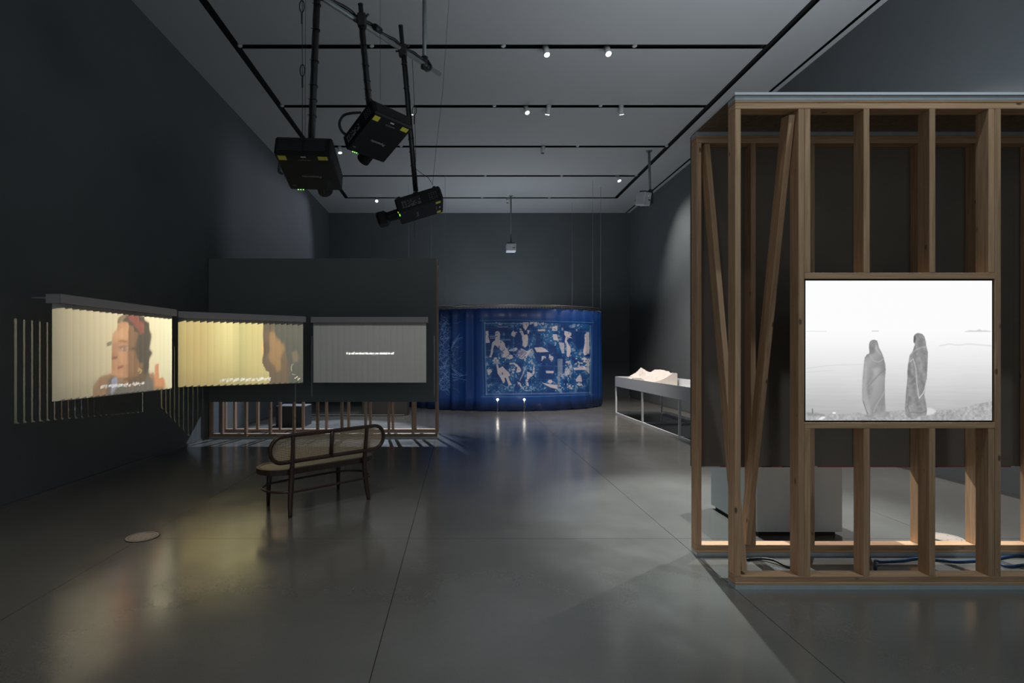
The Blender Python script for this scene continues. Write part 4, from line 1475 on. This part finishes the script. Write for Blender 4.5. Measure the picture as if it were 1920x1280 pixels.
def lens_pos(T, R, q):
    return Vector(T) + Matrix(R) @ Vector(q)


projector_light(lens_pos(P3T, P3R, (.03, PD / 2 + .34, .0)), B1, picture_one(), 1050, 'projector_beam_left')
projector_light(lens_pos(P2T, P2R, (.06, PD / 2 + .135, -.015)), B2, picture_two(), 1500, 'projector_beam_middle')
projector_light(lens_pos(P1T, P1R, (.06, PD / 2 + .135, -.015)), B3, picture_three(), 1900, 'projector_beam_right', res=(1920, 1100))

# ---- hanging pipe grid
rig = thing('hanging_pipe', (-.673, 6.17, 5.0), label='grey horizontal pipe hung from the ceiling by an upright pipe, carrying projectors', cat='pipe')
Rg = Vector(rig.location)
off_ = Vector((.793, -.609, 0)) * .028
pa = Vector((-1.95, 4.43, 5.0)) - off_; pb = Vector((-.221, 6.68, 5.0)) - off_
cyl('pipe', pa - Rg, pb - Rg, .025, M['pipe'], rig)
c4 = Vector((-.400, 6.46, 5.0)) - off_
cyl('upright_pipe', c4 - Rg, Vector((c4.x, c4.y, ZC)) - Rg, .025, M['pipe'], rig)
cyl('upright_pipe', Vector((-1.9, 4.5, 5)) - Rg, Vector((-1.9, 4.5, ZC)) - Rg, .025, M['pipe'], rig)
cyl('clamp', c4 - Rg + Vector((0, 0, -.04)), c4 - Rg + Vector((0, 0, .09)), .045, M['pole'], rig, seg=10)
cyl('ceiling_flange', Vector((c4.x, c4.y, ZC - .012)) - Rg, Vector((c4.x, c4.y, ZC)) - Rg, .07, M['pipe'], rig)
# cables tied along the pipe
pts = []
dd = (pb - pa)
for k in range(25):
    t = k / 24 * .90
    q = pa + dd * t - Rg
    pts.append(q + Vector((.01 * math.sin(k * 2.1), 0, .036 + .018 * abs(math.sin(k * .9)))))
pts += [c4 - Rg + Vector((-.02, -.05, -.03)), c4 - Rg + Vector((.03, -.03, -.085)), c4 - Rg + Vector((.08, .0, -.03)), c4 - Rg + Vector((.04, 0, .05))]
tube('cable_bundle', smoothpath(pts, 4), .017, M['cable'], rig, 7)
cyl('plug_box', P(702, 50, 5.75) - Rg + Vector((0, 0, 0)), P(713, 58, 5.85) - Rg, .035, M['cable'], rig, seg=8)


def pole_thing(ptop, pbot, over, label, rope_side=1):
    ptop, pbot = Vector(ptop) + off_, Vector(pbot)
    t = thing('projector_pole', ptop, label=label, cat='pole', group='dark poles carrying the projectors')
    d = pbot - ptop
    cyl('tube', -d.normalized() * over, d, .025, M['pole'], t)
    cyl('tube_cap', -d.normalized() * (over + .012), -d.normalized() * over, .027, M['pole'], t)
    # swivel clamp with wing bolts
    bm = bmesh.new()
    bm_box(bm, -.045, .045, -.045, .045, -.075, .05, .01)
    link('clamp', bm_mesh(bm, 'clamp'), M['pole'], t)
    for s in (-1, 1):
        cyl('wing_bolt', (s * .04, -.01, .02 * s), (s * .075, -.03, .035 * s), .011, M['pole'], t, seg=8)
    pts = []
    n = 26
    for k in range(n + 1):
        q = d * (k / n)
        pts.append(q + Vector((rope_side * (.030 + .0015 * math.sin(k * 1.7)), -.012, 0)))
    tube('cable', smoothpath(pts, 2), .008, M['cable'], t, 6)
    for k in range(1, 7):
        q = d * (k / 7 + .05 * math.sin(k * 5))
        cyl('cable_tie', q + Vector((rope_side * .02, -.02, 0)), q + Vector((rope_side * .045, -.03, .004)), .003, M['cable'], t, seg=5)
        bm = bmesh.new()
        bm_cyl(bm, q - d.normalized() * .004, q + d.normalized() * .004, .034, seg=12)
        link('tie_band', bm_mesh(bm, 'tie_band'), M['cable'], t)
    return t


def top_of(T, R):
    return Vector(T) + Matrix(R) @ Vector((0, 0, PH / 2 + .088)) + Vector((0, 0, .012))


pole_thing((-1.385, 5.17, 5.0), top_of(P1T, P1R), .12, 'dark pole carrying the left black projector', -1)
pole_thing((-1.043, 5.61, 5.0), top_of(P2T, P2R) + Vector((-.03, 0, 0)), .14, 'dark leaning pole carrying the middle black projector', -1)
pole_thing((-.673, 6.17, 5.0), top_of(P3T, P3R), .24, 'dark leaning pole carrying the right black projector', 1)

# loop of cable at the left flank of the middle projector, grey sleeve marks
o = tube('cable_loop', smoothpath([P(676, 211, 5.75), P(660, 212, 5.65), P(645, 216, 5.6), P(637, 228, 5.55), P(638, 240, 5.55), P(645, 250, 5.58), P(655, 253, 5.62)]), .014, M['cable'], None, 8)
tag(o, 'black cable looping out of the left flank of the middle projector', 'cable')
o.parent = None
o = tube('cable_loop', smoothpath([P(524, 306, 4.72), P(523, 316, 4.72), P(524, 323, 4.72), P(530, 326, 4.74)]), .011, M['cable'], None, 8)
tag(o, 'short dark cable hanging at the left flank of the left projector', 'cable')


# ---- safety wires with links
def safety_wire(pts, label, r=.003, turn=()):
    t = thing('safety_wire', pts[0], label=label, cat='wire', group='thin wires hanging at the projectors')
    o0 = Vector(pts[0])
    tube('wire', [Vector(p) - o0 for p in pts], r, M['cable'], t, 5)
    for p in turn:
        p = Vector(p) - o0
        ring_ = [p + Vector((.022 * math.sin(a), 0, .055 * math.cos(a))) for a in np.linspace(0, 2 * PI, 16, endpoint=False)]
        tube('carabiner', ring_, .005, M['cable'], t, 5, True)
        cyl('turnbuckle', p + Vector((0, 0, -.055)), p + Vector((0, 0, -.16)), .008, M['cable'], t, seg=8)
    return t


yw = 4.95
safety_wire([(P(566, 0, yw).x, yw, ZC), P(567, 130, yw), (P(567, 256, yw).x, yw, P(567, 258, yw).z)], 'thin wire with two links left of the left projector pole', turn=(P(566, 12, yw), P(567, 132, yw)))
safety_wire([(P(574, 0, 5.1).x, 5.1, ZC), P(572, 257, 5.1)], 'thin plain wire ending at the left projector', .002)
safety_wire([(P(713, 0, 5.8).x, 5.8, ZC), P(713, 188, 5.8)], 'thin straight wire ending on the middle projector', .002)
safety_wire([P(773, 112, 6.3), P(775, 150, 6.3), P(777, 200, 6.3), P(778, 240, 6.35), P(780, 300, 6.4), P(778, 315, 6.45), P(790, 325, 6.5), P(803, 333, 6.5), P(811, 346, 6.55)],
            'wire with a link right of the third projector pole', .003, turn=(P(777, 207, 6.3),))
safety_wire([(P(845, 0, 6.7).x, 6.7, ZC), P(830, 170, 6.7), P(815, 305, 6.62), P(811, 347, 6.6)], 'long slanting wire down to the right projector', .002)
safety_wire([P(777, 415, 6.7), P(777, 447, 6.7)], 'short pale wire hanging under the right projector', .002)


# ---- small white projectors on poles
def white_projector(pos, rz, s, ceil_pt, label, tiltx=0):
    t = thing('white_projector', pos, (tiltx, 0, rz), label=label, cat='projector')
    a, b, c = s
    bm = bmesh.new()
    bm_box(bm, -a / 2, a / 2, -c / 2, c / 2, -b / 2, b / 2, .015)
    link('body', bm_mesh(bm, 'body'), M['white_housing'], t)
    box('vent', a * .12, a * .38, -c / 2 - .003, -c / 2 + .002, -b * .12, -b * .02, M['dark_box'], t)
    box('side_vent', a / 2 - .002, a / 2 + .003, -c * .35, c * .3, -b * .3, b * .3, M['plinth'], t)
    box('status_light', a * .04, a * .08, -c / 2 - .003, -c / 2, b * .2, b * .24, mat('led_white', (1, 1, 1), emit=(1, 1, 1), emit_s=.8), t)
    box('mount_plate', -a * .3, a * .3, -c * .3, c * .3, b / 2 + .001, b / 2 + .03, M['dark_box'], t)
    cyl('lens', (-a * .2, c / 2 - .01, -b * .1), (-a * .2, c / 2 + .03, -b * .1), .04, M['dark_box'], t)
    return t


wp = P(958, 465, 16.1)
white_projector(wp, 0, (.29, .23, .30), None, 'small white projector hung in the middle before the back wall')
t = thing('ceiling_pole', (wp.x, wp.y, ZC), label='long thin pole from the ceiling holding the central white projector', cat='pole')
cyl('tube', (0, 0, 0), (0, 0, wp.z + .15 - ZC), .024, M['pipe'], t)
cyl('flange', (0, 0, -.015), (0, 0, 0), .06, M['pipe'], t)
cyl('bracket', (-.12, 0, wp.z + .155 - ZC), (.10, 0, wp.z + .155 - ZC), .018, M['dark_box'], t, seg=8)
wq = P(1206, 373, 12.5)
white_projector(wq, math.radians(28), (.22, .30, .28), None, 'small white projector hung high at the right by the ceiling edge', math.radians(12))
t = thing('ceiling_pole', (P(1217, 283, 12.53).x, 12.53, ZC), label='pole from the ceiling holding the right-hand white projector', cat='pole')
cyl('tube', (0, 0, 0), (P(1219, 360, 12.53) - Vector(t.location)), .028, M['pipe'], t)
cyl('flange', (0, 0, -.015), (0, 0, 0), .07, M['pipe'], t)
q0 = P(1219, 358, 12.53) - Vector(t.location)
box('bracket', q0.x - .05, q0.x + .05, -.06, .06, q0.z - .32, q0.z + .02, M['dark_box'], t, .01)
box('bracket_arm', q0.x - .16, q0.x - .051, -.03, .03, q0.z - .15, q0.z - .09, M['dark_box'], t, .005)
for px, y in ((1101, 15.6), (1118, 15.3)):
    pass

# ================================================================== THE BENCH
L1, L2 = Vector((-1.539, 4.902, 0)), Vector((-.9525, 5.474, 0))
L3, L4 = Vector((-1.878, 5.245, 0)), Vector((-1.335, 5.882, 0))
ub = (L2 - L1).normalized()
ang = math.atan2(ub.y, ub.x)
ctr = (L1 + L2) / 2
bench = thing('cane_bench', (ctr.x, ctr.y, 0), (0, 0, ang), label='dark bentwood bench with woven cane back and seat, seen from behind', cat='bench')
# local: x along the back, y towards the front (towards the blinds)
hl = (L2 - L1).length / 2


def stadium(lx, ly, n=14, cx=0, cy=0):
    """outline with round ends: half length lx, half width ly"""
    pts = []
    for k in range(n + 1):
        a = -PI / 2 + PI * k / n
        pts.append((cx + lx - ly + ly * math.cos(a), cy + ly * math.sin(a)))
    for k in range(n + 1):
        a = PI / 2 + PI * k / n
        pts.append((cx - lx + ly + ly * math.cos(a), cy + ly * math.sin(a)))
    return pts


SEATX, SEATY, SCY = .61, .225, .262
SZ0, SZ1 = .375, .425


def ring_band(outer, inner, z0, z1):
    bm = bmesh.new()
    n = len(outer)
    V = [[bm.verts.new((x, y, z)) for x, y in pts] for pts, z in ((outer, z0), (outer, z1), (inner, z1), (inner, z0))]
    for a in range(4):
        A, B = V[a], V[(a + 1) % 4]
        for k in range(n):
            bm.faces.new((A[k], A[(k + 1) % n], B[(k + 1) % n], B[k]))
    return bm_mesh(bm, 'band')


def uvplate(pts3, uvs, name='plate'):
    bm = bmesh.new()
    uvl = bm.loops.layers.uv.new('UVMap')
    f_ = bm.faces.new([bm.verts.new(p) for p in pts3])
    for l, u in zip(f_.loops, uvs): l[uvl].uv = u
    me = bpy.data.meshes.new(name); bm.to_mesh(me); bm.free()
    return me


so = stadium(SEATX, SEATY, 14, 0.0, SCY)
si = stadium(SEATX - .035, SEATY - .035, 14, 0.0, SCY)
link('seat_frame', ring_band(so, si, SZ0, SZ1), M['bent'], bench)
link('seat_cane', uvplate([(x, y, SZ1 - .004) for x, y in si], si), M['seat_cane'], bench)
# stretcher ring
st_o = stadium(.565, .235, 14, 0.0, .235)
tube('stretcher_ring', [(x, y, .222) for x, y in st_o], .0115, M['bent'], bench, 8, True)
# rear legs run up into the back posts
def to_local(v):
    r = Vector(v) - ctr
    return Vector((r.x * ub.x + r.y * ub.y, -r.x * ub.y + r.y * ub.x, 0))


BZ0, BZ1 = .485, .765       # outer height of the back
BY = lambda z: .012 - (z - .45) * .10 - (0 if z > .4 else 0)
for s, fl in ((-1, L1), (1, L2)):
    f0 = to_local(fl)
    pts = [(f0.x + s * .02, f0.y - .01, .0), (f0.x + s * .008, f0.y + .012, .15), (s * (hl - .01), BY(.42) + .005, .36), (s * (hl - .01), BY(.5), .50), (s * (hl - .005), BY(.74), .745)]
    pp = smoothpath(pts, 6)
    tube('leg', pp, [.0185 + .007 * math.sin(min(1, k / len(pp) * 1.2) * PI) for k in range(len(pp))], M['bent'], bench, 10)
for s, fl in ((-1, L3), (1, L4)):
    f0 = to_local(fl)
    pp = [(f0.x, f0.y, .0), (f0.x - s * .002, f0.y - .004, .2), (f0.x - s * .01, f0.y - .02, SZ0 + .005)]
    tube('leg', pp, [.017, .023, .026], M['bent'], bench, 10)
# back: round-ended hoop, centre rail, cane
hb = (BZ1 - BZ0) / 2
zc_ = (BZ0 + BZ1) / 2
hoop = stadium(.62, hb - .017, 14)
hpts = [(x, BY(zc_ + z), zc_ + z) for x, z in hoop]
tube('back_hoop', hpts, .019, M['bent'], bench, 10, True)
tube('back_rail', [(0, BY(BZ0 + .02) - .004, BZ0 + .02), (0, BY(BZ1 - .02) - .004, BZ1 - .02)], .020, M['bent'], bench, 8)
link('back_cane', uvplate([(x, BY(zc_ + z) + .004, zc_ + z) for x, z in hoop], hoop), M['cane'], bench)

# ================================================================== FLOOR COVERS
def floor_cover(px, py, r, label):
    a = fp(px, py)
    t = thing('floor_cover', (a[0], a[1], 0), label=label, cat='floor cover', group='round covers of floor sockets')
    cyl('rim', (0, 0, .0003), (0, 0, .004), r, M['dark_ring'], t, seg=40)
    cyl('plate', (0, 0, .0041), (0, 0, .0055), r * .965, M['brass'], t, seg=40)
    bm = bmesh.new()
    bm_tube(bm, [(r * .80 * math.cos(k * PI / 20), r * .80 * math.sin(k * PI / 20), .0056) for k in range(40)], .0012, 4, True)
    link('groove', bm_mesh(bm, 'groove'), M['dark_ring'], t)
    for a_ in (.6, 2.5, 4.2, 5.6):
        cyl('screw', (r * .55 * math.cos(a_), r * .55 * math.sin(a_), .0056), (r * .55 * math.cos(a_), r * .55 * math.sin(a_), .0062), .005, M['dark_ring'], t, seg=8)
    return t


floor_cover(267, 1006.5, .125, 'round pale floor socket cover at the left, before the bench')
floor_cover(1772, 1008, .125, 'round pale floor socket cover seen through the stud wall')

# ================================================================== THINGS SEEN LOW BEHIND THE PARTITION
a = thing('floor_rail', (-4.0, 12.65, 0), label='thin dark rail standing low behind the raised partition', cat='rail')
box('bar', 0, 2.7, 0, .012, .015, .035, M['dark_box'], a)
box('bar_edge', 0, 2.7, -.003, -.0002, .036, .042, M['white_trim'], a)
b = box('dark_case', -3.75, -3.15, 10.9, 11.4, 0, .42, M['dark_box'], None, .01)
tag(b, 'black case on the floor at the left behind the partition', 'case')
b = box('dark_cabinet', -2.35, -1.25, 12.9, 13.4, 0, .75, mat('brown_grey_board', (.05, .045, .042), .7, var=.1), None, .01)
tag(b, 'brown-grey cabinet standing behind the middle partition studs', 'cabinet')
